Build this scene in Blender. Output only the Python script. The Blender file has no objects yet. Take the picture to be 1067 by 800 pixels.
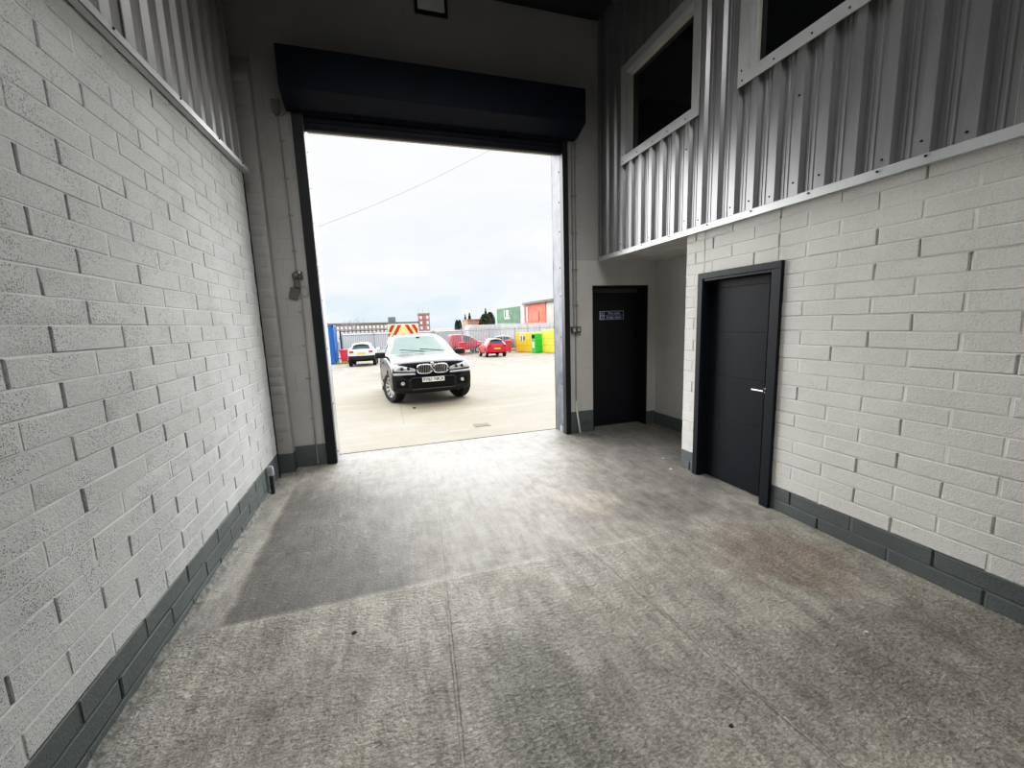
import bpy, bmesh, math, random
from mathutils import Vector, Matrix
random.seed(7)
C = bpy.context.scene.collection
PI = math.pi
A, B, D = -1.239, 3.159, 5.524          # left wall, right wall, front wall planes
HC = 5.66                                # roof height

# ------------------------------------------------------------------ materials
class NT:
    def __init__(s, name):
        s.m = bpy.data.materials.new(name); s.m.use_nodes = True
        s.t = s.m.node_tree; s.n = s.t.nodes; s.l = s.t.links
        s.b = s.n['Principled BSDF']
    def new(s, ty, **kw):
        n = s.n.new(ty)
        for k, v in kw.items():
            if k.startswith('i_'):
                n.inputs[int(k[2:])].default_value = v
            else: setattr(n, k, v)
        return n
    def set(s, inp, v):
        if isinstance(v, (int, float)): inp.default_value = v
        elif isinstance(v, (tuple, list)): inp.default_value = tuple(v) + ((1,) if len(v) == 3 and len(inp.default_value) == 4 else ())
        else: s.l.new(v, inp)
    def math(s, op, a, b=0.0, c=None, clamp=False):
        n = s.n.new('ShaderNodeMath'); n.operation = op; n.use_clamp = clamp
        s.set(n.inputs[0], a); s.set(n.inputs[1], b)
        if c is not None: s.set(n.inputs[2], c)
        return n.outputs[0]
    def mix(s, f, a, b, bt='MIX'):
        n = s.n.new('ShaderNodeMix'); n.data_type = 'RGBA'; n.blend_type = bt
        s.set(n.inputs[0], f); s.set(n.inputs[6], a); s.set(n.inputs[7], b)
        return n.outputs[2]
    def noise(s, vec, scale, detail=4, rough=.55, dist=0.0):
        n = s.n.new('ShaderNodeTexNoise'); n.inputs['Scale'].default_value = scale
        n.inputs['Detail'].default_value = detail; n.inputs['Roughness'].default_value = rough
        n.inputs['Distortion'].default_value = dist
        if vec is not None: s.l.new(vec, n.inputs['Vector'])
        return n.outputs['Fac']
    def ramp(s, f, a, b):      # smoothstep a..b
        n = s.n.new('ShaderNodeMapRange'); n.interpolation_type = 'SMOOTHSTEP'
        s.set(n.inputs[0], f); s.set(n.inputs[1], a); s.set(n.inputs[2], b)
        n.inputs[3].default_value = 0; n.inputs[4].default_value = 1
        return n.outputs[0]
    def pos(s, scale=None):
        g = s.n.new('ShaderNodeNewGeometry').outputs['Position']
        if scale:
            mp = s.n.new('ShaderNodeMapping'); mp.inputs['Scale'].default_value = scale
            s.l.new(g, mp.inputs['Vector']); return mp.outputs[0]
        return g
    def sep(s, v):
        n = s.n.new('ShaderNodeSeparateXYZ'); s.l.new(v, n.inputs[0]); return n.outputs
    def bump(s, h, strength=.5, dist=.01, normal=None):
        n = s.n.new('ShaderNodeBump'); n.inputs['Strength'].default_value = strength
        n.inputs['Distance'].default_value = dist; s.set(n.inputs['Height'], h)
        if normal is not None: s.l.new(normal, n.inputs['Normal'])
        return n.outputs[0]
    def out(s, **kw):
        for k, v in kw.items(): s.set(s.b.inputs[k.replace('_', ' ')], v)
        return s.m

def mat(name, col, rough=.5, metal=0.0, var=.12, vs=3.0, bump=0.0, bs=60, bd=.003, **kw):
    t = NT(name); p = t.pos()
    n = t.noise(p, vs, 5)
    dark = tuple(c*(1-var) for c in col); lite = tuple(min(1, c*(1+var)) for c in col)
    c = t.mix(t.ramp(n, .3, .7), dark, lite)
    t.out(Base_Color=c, Roughness=rough, Metallic=metal, **kw)
    if bump: t.out(Normal=t.bump(t.noise(p, bs, 5, .65), bump, bd))
    return t.m

def brick_mat(name, col, strength=.6, dirt=.25, rough=.75, pit=.5, fine=1.0):
    t = NT(name); p = t.pos()
    big = t.noise(p, 1.3, 4); mid = t.noise(p, 9, 5)
    gr = t.noise(p, 95*fine, 4, .75); gr2 = t.noise(p, 34*fine, 5, .7)
    vo = t.new('ShaderNodeTexVoronoi'); vo.inputs['Scale'].default_value = 105*fine; vo.inputs['Randomness'].default_value = 1; t.l.new(p, vo.inputs['Vector'])
    zone = t.ramp(t.noise(p, 3.2, 4, .6), .38, .60)
    th = t.math('MULTIPLY_ADD', zone, .22, .12)
    pits = t.math('MULTIPLY', t.math('SUBTRACT', 1, t.ramp(t.math('DIVIDE', vo.outputs['Distance'], th), .6, 1.3)), t.ramp(gr, .44, .56))
    pits = t.math('MULTIPLY', pits, pit*2, clamp=True)
    d = tuple(c*(1-dirt) for c in col)
    c = t.mix(t.ramp(big, .3, .75), d, col)
    c = t.mix(t.math('MULTIPLY', t.ramp(mid, .5, .8), .2), c, tuple(x*.72 for x in col))
    c = t.mix(t.math('MULTIPLY', t.math('SUBTRACT', 1, t.ramp(gr, .30, .5)), .35*min(1, strength*2)), c, tuple(x*.5 for x in col))
    c = t.mix(t.math('MULTIPLY', pits, .58), c, tuple(x*.22 for x in col))
    h = t.math('ADD', t.math('MULTIPLY', gr, .9), gr2)
    h = t.math('SUBTRACT', h, t.math('MULTIPLY', pits, .9))
    t.out(Base_Color=c, Roughness=rough, Normal=t.bump(h, strength, .009))
    return t.m

M = {}
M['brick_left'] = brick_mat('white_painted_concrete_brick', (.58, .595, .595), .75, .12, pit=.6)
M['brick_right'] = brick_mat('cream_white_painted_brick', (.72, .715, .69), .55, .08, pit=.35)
M['skirt'] = brick_mat('slate_grey_skirting_paint', (.145, .165, .17), .5, .25, .5)
M['skirt_l'] = brick_mat('grey_green_skirting_paint', (.125, .15, .15), .5, .25, .5)
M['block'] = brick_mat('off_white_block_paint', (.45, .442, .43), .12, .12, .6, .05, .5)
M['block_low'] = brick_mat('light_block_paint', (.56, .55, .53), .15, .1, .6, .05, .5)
M['gap'] = mat('dark_gap', (.015, .015, .015), .9)  # near-black that stands in for the shade inside gaps and hollows
M['mortar_l'] = mat('painted_mortar', (.57, .585, .585), .8, bump=.6)
M['mortar_r'] = mat('painted_mortar_cream', (.69, .685, .66), .8, bump=.5)
M['trim'] = mat('light_grey_flashing', (.55, .57, .58), .38, .35, .06)
M['trim_white'] = mat('white_window_trim', (.55, .54, .51), .4, .1, .05)
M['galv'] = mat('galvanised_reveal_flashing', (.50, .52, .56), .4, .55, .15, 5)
M['galv_r'] = mat('galvanised_reveal_shaded', (.17, .185, .22), .5, .3, .25, 5)  # same metal as galv, with the right reveal's shade put into the colour
M['screw'] = mat('dark_screw_head', (.03, .03, .03), .5, .5)
M['navy'] = mat('navy_black_steel', (.006, .010, .022), .5, .0, .2, Specular_IOR_Level=.2)
M['guide'] = mat('black_guide_steel', (.012, .014, .018), .45, .0, .2)
M['slat'] = mat('dark_shutter_slat', (.010, .012, .020), .5, .1, .2, Specular_IOR_Level=.3)
M['anthracite'] = mat('anthracite_grey_door', (.012, .0145, .021), .5, .0, .08, bump=.05, bs=300, Specular_IOR_Level=.25)
M['anth_frame'] = mat('anthracite_grey_frame', (.014, .017, .024), .45, .0, .08, Specular_IOR_Level=.3)
M['firedoor'] = mat('dark_navy_door', (.004, .005, .010), .5, .0, .2)
M['chrome'] = mat('chrome', (.75, .75, .76), .18, 1.0, .03)
M['dark_glass'] = mat('dark_glass', (.008, .009, .010), .06, .0, .1)
M['roof'] = mat('dark_roof_sheet', (.03, .03, .03), .8)
M['conduit'] = mat('painted_conduit', (.30, .30, .29), .5, .1)
M['conduit_w'] = mat('white_conduit', (.62, .62, .60), .45)
M['switch'] = mat('grey_switch_metal', (.12, .12, .12), .45, .3)
M['switch_w'] = mat('switch_rocker', (.5, .5, .48), .4)
M['brass'] = mat('dull_bracket_metal', (.16, .155, .14), .5, .5)
M['black'] = mat('black_plastic', (.012, .012, .013), .5)
M['tyre'] = mat('tyre_rubber', (.022, .022, .022), .8, bump=.3, bs=40)
M['white'] = mat('white_paint', (.78, .78, .78), .4)
M['label'] = mat('pale_label', (.45, .46, .46), .5)

def cladding_mat(name, col, rough, metal):
    t = NT(name); p = t.pos((1, 1, .15)); q = t.pos()
    n = t.noise(p, 9, 4)
    c = t.mix(t.ramp(n, .3, .75), tuple(x*.85 for x in col), col)
    t.out(Base_Color=c, Roughness=t.math('MULTIPLY_ADD', n, .12, rough-.06), Metallic=metal,
          Normal=t.bump(t.noise(q, 4, 3), .15, .01))
    return t.m
M['clad'] = cladding_mat('white_grey_liner_sheet', (.36, .36, .37), .36, .5)
M['clad_l'] = cladding_mat('grey_liner_sheet', (.33, .33, .33), .4, .35)

# --- workshop floor
def floor_mat():
    t = NT('worn_concrete_floor'); g = t.pos(); X, Y, Z = t.sep(g)
    n1 = t.noise(g, 1.1, 6, .6); n2 = t.noise(g, 4.5, 6, .65); n3 = t.noise(g, 18, 6, .7); n4 = t.noise(g, 90, 4, .75)
    st = t.noise(t.pos((7, 1.1, 1)), 1.2, 5, .6)             # streaks along the driving direction
    wob = t.math('MULTIPLY', t.math('SUBTRACT', n3, .5), .05)
    Yw = t.math('ADD', Y, wob); Xw = t.math('ADD', X, t.math('MULTIPLY', t.math('SUBTRACT', n2, .5), .10))
    Xs = t.math('ADD', X, t.math('MULTIPLY', t.math('SUBTRACT', n1, .5), .9))
    near = t.math('SUBTRACT', 1, t.ramp(Yw, 2.57, 2.62))
    base = t.mix(t.ramp(n1, .32, .68), (.24, .225, .19), (.47, .45, .39))
    base = t.mix(t.math('MULTIPLY', t.ramp(n2, .35, .7), .5), base, (.30, .285, .25))
    base = t.mix(t.math('MULTIPLY', t.ramp(st, .42, .75), .5), base, (.43, .425, .395))
    slab = t.mix(t.ramp(n1, .3, .7), (.225, .215, .19), (.39, .375, .335))
    slab = t.mix(t.math('MULTIPLY', t.ramp(n2, .5, .72), .45), slab, (.47, .46, .43))
    c = t.mix(near, slab, base)
    # dark rectangle at the left of the far slab
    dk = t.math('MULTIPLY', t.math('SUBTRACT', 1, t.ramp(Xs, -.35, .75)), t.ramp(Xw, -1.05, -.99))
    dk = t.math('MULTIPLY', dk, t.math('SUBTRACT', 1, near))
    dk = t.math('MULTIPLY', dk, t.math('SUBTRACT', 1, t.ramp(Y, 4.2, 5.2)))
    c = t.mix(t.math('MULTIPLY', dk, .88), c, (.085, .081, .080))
    # far slab darker toward the alcove
    al = t.math('MULTIPLY', t.ramp(Xs, 1.7, 3.0), t.ramp(Y, 2.6, 3.4))
    c = t.mix(t.math('MULTIPLY', al, .7), c, (.10, .097, .093))
    # grey smear next to the left wall
    lw = t.math('SUBTRACT', 1, t.ramp(Xw, -1.16, -1.02))
    c = t.mix(t.math('MULTIPLY', lw, .6), c, (.30, .30, .29))
    def blob(cx, cy, rx, ry, col, k, soft=.5):
        nonlocal c
        dx = t.math('DIVIDE', t.math('SUBTRACT', Xw, cx), rx); dy = t.math('DIVIDE', t.math('SUBTRACT', Yw, cy), ry)
        r = t.math('SQRT', t.math('ADD', t.math('MULTIPLY', dx, dx), t.math('MULTIPLY', dy, dy)))
        r = t.math('ADD', r, t.math('MULTIPLY', t.math('SUBTRACT', n2, .5), 1.1))
        f = t.math('SUBTRACT', 1, t.ramp(r, soft, 1.15))
        c = t.mix(t.math('MULTIPLY', f, k), c, col)
    blob(2.62, 2.0, .42, .45, (.15, .085, .06), .75)          # rust by the right wall
    blob(.62, 1.25, .34, .95, (.085, .08, .085), .8)
    blob(2.6, 1.0, .9, .5, (.10, .095, .075), .65)
    blob(-.1, .95, .5, .35, (.12, .11, .09), .5)
    blob(1.15, 1.1, .25, .6, (.12, .115, .09), .5)
    blob(2.3, 3.0, .5, .3, (.11, .105, .10), .5)            # dark patch
    blob(-.72, 2.32, .16, .20, (.13, .12, .105), .6)
    blob(-.45, 1.9, .5, .3, (.17, .16, .145), .4)
    blob(2.3, 1.3, .6, .25, (.13, .125, .11), .55)
    blob(1.6, 1.35, .3, .5, (.16, .15, .135), .5)
    blob(1.75, 3.3, .35, .3, (.47, .43, .36), .55)
    blob(.3, 1.7, .35, .8, (.20, .20, .185), .35)
    blob(-.3, 3.6, .30, .5, (.15, .15, .15), .4)
    blob(1.0, 4.7, 1.2, .6, (.47, .46, .44), .5)
    blob(.25, 2.25, .35, .25, (.44, .43, .40), .5)
    blob(1.3, 2.35, .5, .2, (.46, .45, .42), .45)
    blob(3.3, 3.6, .05, .12, (.75, .75, .73), .9, .8)
    # white paint drips
    vor = t.new('ShaderNodeTexVoronoi'); vor.inputs['Scale'].default_value = 5.5; t.l.new(g, vor.inputs['Vector'])
    dr = t.math('MULTIPLY', t.math('LESS_THAN', vor.outputs['Distance'], .035), t.ramp(Xs, 1.2, 2.6))
    c = t.mix(t.math('MULTIPLY', dr, .6), c, (.75, .75, .72))
    vor2 = t.new('ShaderNodeTexVoronoi'); vor2.inputs['Scale'].default_value = 3.1; t.l.new(t.pos((1, 1.7, 1)), vor2.inputs['Vector'])
    dd = t.math('LESS_THAN', t.math('ADD', vor2.outputs['Distance'], t.math('MULTIPLY', n4, .05)), .052)
    c = t.mix(t.math('MULTIPLY', dd, .7), c, (.06, .055, .05))
    # grooves drawn along the slab
    def line(x0, slope, w, y0, y1):
        lx = t.math('ADD', x0, t.math('MULTIPLY', slope, Y))
        d = t.math('ABSOLUTE', t.math('SUBTRACT', t.math('ADD', X, t.math('MULTIPLY', t.math('SUBTRACT', n3, .5), .02)), lx))
        f = t.math('SUBTRACT', 1, t.ramp(d, w*.3, w))
        f = t.math('MULTIPLY', f, t.math('MULTIPLY', t.ramp(Y, y0-.1, y0), t.math('SUBTRACT', 1, t.ramp(Y, y1, y1+.2))))
        return f
    g1 = line(.055, .09, .012, -1, 5.4); g2 = line(1.62, -.10, .012, -1, 2.5); g3 = line(.9, .02, .008, 2.6, 4.5)
    gr = t.math('MULTIPLY', t.math('ADD', g1, g2, clamp=True), t.math('MULTIPLY_ADD', near, .75, .25))
    c = t.mix(t.math('MULTIPLY', t.math('MULTIPLY', gr, t.ramp(n2, .3, .6)), .4), c, (.46, .45, .43))
    # edge line of the screed
    el = t.math('SUBTRACT', 1, t.ramp(t.math('ABSOLUTE', t.math('SUBTRACT', Yw, 2.6)), .003, .016))
    c = t.mix(t.math('MULTIPLY', el, .35), c, (.12, .115, .11))
    # speckle and mottling, coarser on the near screed
    sp = t.ramp(n4, .36, .62)
    c = t.mix(.25, c, t.mix(sp, (.09, .085, .08), (.50, .49, .46)))
    worm = t.noise(t.pos((1, 1.35, 1)), 46, 5, .7, .3)
    sp2 = t.ramp(worm, .38, .60)
    c = t.mix(t.math('MULTIPLY_ADD', near, .14, .08), c, t.mix(sp2, (.12, .11, .09), (.64, .62, .55)))
    pt = t.math('SUBTRACT', 1, t.ramp(n3, .30, .40))
    c = t.mix(t.math('MULTIPLY', pt, t.math('MULTIPLY_ADD', near, .45, .15)), c, (.07, .065, .06))
    # broad wear: long fine streaks and cloudy patches over everything
    f1 = t.noise(t.pos((2.6, 1.0, 1)), 2.2, 12, .72, .4); f2 = t.noise(t.pos((16, 1.3, 1)), 1.6, 9, .7, .2); f3 = t.noise(g, 7.5, 10, .75, .5)
    mul = t.math('ADD', t.math('ADD', t.math('MULTIPLY', t.ramp(f1, .28, .72), .55), t.math('MULTIPLY', t.ramp(f2, .3, .7), .30)), t.math('MULTIPLY', t.ramp(f3, .32, .68), .40))
    mul = t.math('MULTIPLY_ADD', mul, .78, .48)
    c = t.mix(1.0, c, t.mix(1.0, (0, 0, 0), mul, 'ADD'), 'MULTIPLY')
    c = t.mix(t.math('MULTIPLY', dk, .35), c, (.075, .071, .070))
    sc1 = t.ramp(t.noise(t.pos((1.2, .8, 1)), 3.5, 8, .6, 2.5), .62, .68)
    c = t.mix(t.math('MULTIPLY', sc1, .28), c, (.46, .44, .40))
    sc2 = t.ramp(t.noise(t.pos((.8, 1.4, 1)), 4.5, 8, .65, 2.0), .60, .70)
    c = t.mix(t.math('MULTIPLY', sc2, .35), c, (.12, .112, .10))
    rg = t.math('ADD', t.math('MULTIPLY', n3, .5), t.math('MULTIPLY', t.noise(t.pos((1, 1.35, 1)), 36, 5, .6, .3), 1.0))
    amt = t.math('MULTIPLY_ADD', near, .8, .34)
    amt = t.math('MULTIPLY', amt, t.math('MULTIPLY_ADD', t.ramp(n1, .35, .65), .7, .4))
    h = t.math('ADD', t.math('MULTIPLY', rg, amt), t.math('MULTIPLY', n4, .18))
    h = t.math('SUBTRACT', h, t.math('MULTIPLY', gr, .5))
    h = t.math('ADD', h, t.math('MULTIPLY', near, .35))
    rough = t.math('MULTIPLY_ADD', n2, .3, .42)
    t.out(Base_Color=c, Roughness=rough, Normal=t.bump(h, 1.0, .02)); t.b.inputs['Specular IOR Level'].default_value = .5
    return t.m
M['floor'] = floor_mat()

def yard_mat():
    t = NT('pale_concrete_yard'); g = t.pos(); X, Y, Z = t.sep(g)
    n1 = t.noise(g, .5, 6, .6); n2 = t.noise(g, 2.2, 6, .65); n3 = t.noise(g, 14, 5, .7)
    st = t.noise(t.pos((.5, 3.0, 1)), 1.1, 6, .65, .6)
    c = t.mix(t.ramp(n1, .35, .65), (.295, .265, .205), (.355, .325, .26))
    c = t.mix(t.math('MULTIPLY', t.ramp(st, .5, .72), .55), c, (.43, .40, .34))
    c = t.mix(t.math('MULTIPLY', t.ramp(n2, .56, .72), .35), c, (.30, .25, .19))
    far = t.ramp(t.math('ADD', Y, t.math('MULTIPLY', t.math('SUBTRACT', n1, .5), 5)), 19, 23)
    grav = t.mix(t.ramp(t.noise(t.pos((1, 2.5, 1)), 1.6, 6, .7), .4, .62), (.13, .115, .095), (.42, .39, .33))
    c = t.mix(t.math('MULTIPLY', far, .9), c, grav)
    # concrete bay joints and the wandering edge of an old repair
    wv = t.math('MULTIPLY', t.math('SUBTRACT', n2, .5), .35)
    def ln(coord, at, w, lo, hi, oc):
        d = t.math('ABSOLUTE', t.math('SUBTRACT', coord, at))
        f = t.math('SUBTRACT', 1, t.ramp(d, w*.4, w))
        return t.math('MULTIPLY', f, t.math('MULTIPLY', t.ramp(oc, lo-.05, lo), t.math('SUBTRACT', 1, t.ramp(oc, hi, hi+.3))))
    j = ln(t.math('ADD', X, t.math('MULTIPLY', Y, -.018)), .15, .015, 7.6, 11.5, Y)
    j2 = ln(t.math('ADD', Y, t.math('ADD', wv, t.math('MULTIPLY', X, -.12))), 8.55, .05, .3, 6, X)
    j3 = ln(t.math('ADD', Y, t.math('ADD', wv, t.math('MULTIPLY', X, -.35))), 7.2, .05, .6, 3.4, X)
    jj = t.math('ADD', j, t.math('MULTIPLY', t.math('ADD', j2, j3), .45), clamp=True)
    c = t.mix(t.math('MULTIPLY', jj, .65), c, (.22, .18, .13))
    c = t.mix(t.math('MULTIPLY', t.math('SUBTRACT', 1, t.ramp(n3, .34, .5)), .45), c, (.26, .225, .17))
    c = t.mix(t.math('MULTIPLY', t.ramp(t.noise(g, 6, 6, .75), .52, .7), .35), c, (.27, .235, .18))
    t.out(Base_Color=c, Roughness=.85, Normal=t.bump(t.math('ADD', n3, n2), .4, .02))
    return t.m
M['yard'] = yard_mat()

# ------------------------------------------------------------------ mesh helpers
class MB:
    def __init__(s): s.v = []; s.f = []; s.mi = []; s.xf = Matrix.Identity(4)
    def add(s, vs, fs, mi=0):
        o = len(s.v); s.v += [tuple(s.xf @ Vector(p)) for p in vs]
        s.f += [tuple(i+o for i in f) for f in fs]; s.mi += [mi]*len(fs); return s
    def box(s, x0, x1, y0, y1, z0, z1, mi=0, bev=0.0):
        if bev <= 0:
            vs = [(x, y, z) for x in (x0, x1) for y in (y0, y1) for z in (z0, z1)]
            fs = [(0,1,3,2),(4,6,7,5),(0,4,5,1),(2,3,7,6),(0,2,6,4),(1,5,7,3)]
            return s.add(vs, fs, mi)
        bm = bmesh.new(); bmesh.ops.create_cube(bm, size=1)
        for v in bm.verts:
            v.co = Vector(((x0+x1)/2+v.co.x*(x1-x0), (y0+y1)/2+v.co.y*(y1-y0), (z0+z1)/2+v.co.z*(z1-z0)))
        bmesh.ops.bevel(bm, geom=list(bm.edges), offset=bev, segments=2, affect='EDGES', profile=.6)
        bm.verts.index_update()
        s.add([v.co.copy() for v in bm.verts], [[v.index for v in f.verts] for f in bm.faces], mi); bm.free(); return s
    def prism(s, prof, axis, a, b, mi=0):
        """profile of 2-d points extruded along an axis ('x': (y,z), 'y': (x,z), 'z': (x,y))"""
        def P(u, v, w): return {'x': (w, u, v), 'y': (u, w, v), 'z': (u, v, w)}[axis]
        n = len(prof)
        vs = [P(u, v, a) for u, v in prof] + [P(u, v, b) for u, v in prof]
        fs = [(i, (i+1) % n, n+(i+1) % n, n+i) for i in range(n)] + [tuple(range(n-1, -1, -1)), tuple(range(n, 2*n))]
        return s.add(vs, fs, mi)
    def tube(s, pts, r, seg=10, mi=0, cap=True):
        pts = [Vector(p) for p in pts]; vs = []; fs = []
        rr = r if isinstance(r, (list, tuple)) else [r]*len(pts)
        for i, p in enumerate(pts):
            d = (pts[min(i+1, len(pts)-1)] - pts[max(i-1, 0)]).normalized()
            u = d.cross(Vector((0, 0, 1)));
            if u.length < .1: u = d.cross(Vector((1, 0, 0)))
            u.normalize(); w = d.cross(u)
            for k in range(seg):
                a = 2*PI*k/seg; vs.append(p + rr[i]*(math.cos(a)*u + math.sin(a)*w))
        for i in range(len(pts)-1):
            for k in range(seg):
                fs.append((i*seg+k, i*seg+(k+1) % seg, (i+1)*seg+(k+1) % seg, (i+1)*seg+k))
        if cap: fs += [tuple(range(seg-1, -1, -1)), tuple(range((len(pts)-1)*seg, len(pts)*seg))]
        return s.add(vs, fs, mi)
    def lathe(s, prof, seg=32, mi=0, axis='x', c=(0, 0, 0)):
        """prof = (radius, along) around an axis"""
        vs = []; fs = []; n = len(prof)
        for k in range(seg):
            a = 2*PI*k/seg
            for r, h in prof:
                q = (r*math.cos(a), r*math.sin(a))
                p = {'x': (h, q[0], q[1]), 'y': (q[0], h, q[1]), 'z': (q[0], q[1], h)}[axis]
                vs.append((p[0]+c[0], p[1]+c[1], p[2]+c[2]))
        for k in range(seg):
            for i in range(n-1):
                fs.append((k*n+i, ((k+1) % seg)*n+i, ((k+1) % seg)*n+i+1, k*n+i+1))
        return s.add(vs, fs, mi)
    def build(s, name, mats, parent=None, smooth=False, recalc=True, sharp=35):
        me = bpy.data.meshes.new(name); me.from_pydata(s.v, [], s.f); me.update()
        for m in (mats if isinstance(mats, (list, tuple)) else [mats]): me.materials.append(m)
        for p, i in zip(me.polygons, s.mi): p.material_index = i
        if recalc:
            bm = bmesh.new(); bm.from_mesh(me); bmesh.ops.recalc_face_normals(bm, faces=bm.faces); bm.to_mesh(me); bm.free()
        if smooth:
            me.polygons.foreach_set('use_smooth', [True]*len(me.polygons))
            if sharp: me.set_sharp_from_angle(angle=math.radians(sharp))
        o = bpy.data.objects.new(name, me); C.objects.link(o)
        if parent: o.parent = parent
        return o

def tag(o, label=None, cat=None, group=None, kind=None):
    if label: o['label'] = label
    if cat: o['category'] = cat
    if group: o['group'] = group
    if kind: o['kind'] = kind
    return o
def struct(o, label, cat): return tag(o, label, cat, kind='structure')
def empty(name, loc=(0, 0, 0), rz=0.0, label=None, cat=None, group=None, kind=None):
    o = bpy.data.objects.new(name, None); C.objects.link(o); o.location = loc; o.rotation_euler = (0, 0, rz)
    o.empty_display_size = .2
    return tag(o, label, cat, group, kind)
def dup(o, parent=None):
    c = o.copy(); C.objects.link(c); c.parent = parent
    for ch in list(o.children): dup(ch, c)
    return c
def text_mesh(name, s, size, m, parent, mtx, ext=.0015, bold=.0):
    cu = bpy.data.curves.new(name, 'FONT'); cu.body = s; cu.size = size; cu.extrude = ext; cu.offset = bold
    cu.align_x = 'CENTER'; cu.align_y = 'CENTER'
    t = bpy.data.objects.new(name, cu); C.objects.link(t)
    bpy.context.view_layer.update()
    dg = bpy.context.evaluated_depsgraph_get()
    me = bpy.data.meshes.new_from_object(t.evaluated_get(dg)); bpy.data.objects.remove(t)
    me.materials.clear(); me.materials.append(m)
    o = bpy.data.objects.new(name, me); C.objects.link(o); o.parent = parent; o.matrix_local = mtx
    return o
def basis(x, y, z, loc):
    return Matrix(((x[0], y[0], z[0], loc[0]), (x[1], y[1], z[1], loc[1]), (x[2], y[2], z[2], loc[2]), (0, 0, 0, 1)))

def bricks(mb, rects, mp, u0, L, v0, h, jv, jh, depth, jit=.0015, mi_b=0, mi_j=1, fill=.4, bed=.0015, ch=.006, tilt=0.0, out=None):
    """individually shaped blocks laid in half bond; mp(u,v,d) maps to the world, d = distance out of the wall"""
    tris = []
    def quad(p, mi):
        o = len(mb.v)
        a, b, c = (Vector(p[i]) for i in range(3))
        n = (b-a).cross(c-a)
        idx = [o, o+1, o+2, o+3]
        if n.dot(out) < 0: idx.reverse()
        mb.v += [tuple(q) for q in p]; mb.f.append(tuple(idx)); mb.mi.append(mi)
    for (ua, ub, va, vb) in rects:
        quad([mp(ua, va, -depth), mp(ub, va, -depth), mp(ub, vb, -depth), mp(ua, vb, -depth)], mi_j)
        k0 = math.floor((va-v0)/h); k1 = math.ceil((vb-v0)/h)
        for k in range(k0, k1):
            z0 = v0+k*h; z1 = z0+h
            cz0, cz1 = max(z0, va), min(z1, vb)
            if cz1-cz0 < .012: continue
            if z1 < vb-.004:
                quad([mp(ua, z1-jh*.75, -bed), mp(ub, z1-jh*.75, -bed), mp(ub, z1+jh*.75, -bed), mp(ua, z1+jh*.75, -bed)], mi_j)
            ph = u0 + (L/2 if k % 2 else 0)
            i0 = math.floor((ua-ph)/L); i1 = math.ceil((ub-ph)/L)
            for i in range(i0, i1):
                rs = random.Random(i*7919+k*104729+int(v0*1000))
                x0 = ph+i*L; x1 = x0+L
                g = jv*rs.uniform(.55, 1.5)
                a = max(x0+jv*.5, ua); b = min(x1-g*.5, ub)
                if b-a < .02: continue
                if rs.random() < fill and x1 < ub:
                    dd = -rs.uniform(.002, .005)
                    quad([mp(x1-jv, cz0, dd), mp(x1+jv, cz0, dd), mp(x1+jv, cz1, dd), mp(x1-jv, cz1, dd)], mi_j)
                za = cz0+(jh*.5 if z0 >= va else 0)+rs.uniform(-1, 1)*jit; zb = cz1-(jh*.5 if z1 <= vb else 0)+rs.uniform(-1, 1)*jit
                off = rs.uniform(-1, 1)*jit*.8; tl = rs.uniform(-1, 1)*jit*.35
                nx, nz = 6, 3
                sl0 = rs.gauss(0, 1)*jit*1.6; sl1 = rs.gauss(0, 1)*jit*1.6; bow = rs.uniform(-1, 1)*jit*.8
                base = len(mb.v); grid = []
                ring = {}
                for iz in range(nz+2):
                    for ix in range(nx+2):
                        edge = ix in (0, nx+1) or iz in (0, nz+1)
                        if ix == 0: u = a
                        elif ix == nx+1: u = b
                        else: u = a+ch+(b-a-2*ch)*(ix-1)/(nx-1)
                        if iz == 0: v = za
                        elif iz == nz+1: v = zb
                        else: v = za+ch+(zb-za-2*ch)*(iz-1)/(nz-1)
                        if edge:
                            u += ((sl0 if ix == 0 else -sl1)*(iz/(nz+1)-.5)*2*(1 if i0 < i < i1-1 else 0)+rs.uniform(-1, 1)*jit*.8) if ix in (0, nx+1) else 0
                            v += (bow*math.sin(PI*ix/(nx+1))+rs.uniform(-1, 1)*jit*.4) if iz in (0, nz+1) else 0
                            d = -ch*.9
                        else: d = off+tl*(ix/nx-.5)+rs.uniform(-1, 1)*jit*.35
                        mb.v.append(tuple(mp(u, v, d)))
                W = nx+2
                for iz in range(nz+1):
                    for ix in range(nx+1):
                        q = [base+iz*W+ix, base+iz*W+ix+1, base+(iz+1)*W+ix+1, base+(iz+1)*W+ix]
                        p0, p1, p2 = (Vector(mb.v[q[j]]) for j in range(3))
                        if (p1-p0).cross(p2-p0).dot(out) < 0: q.reverse()
                        mb.f.append(tuple(q)); mb.mi.append(mi_b)
                # skirt of the block back to the mortar
                for (ia, ib) in [(0, nx+1)]:
                    for col in (ia, ib):
                        p = [mb.v[base+col], mb.v[base+(nz+1)*W+col]]
                        uu = a if col == 0 else b
                        quad([p[0], p[1], tuple(mp(uu, zb, -depth)), tuple(mp(uu, za, -depth))], mi_b)
                for row in (0, nz+1):
                    vv = za if row == 0 else zb
                    quad([mb.v[base+row*W], mb.v[base+row*W+nx+1], tuple(mp(b, vv, -depth)), tuple(mp(a, vv, -depth))], mi_b)

# ------------------------------------------------------------------ room shell
CRS = .1123
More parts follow.
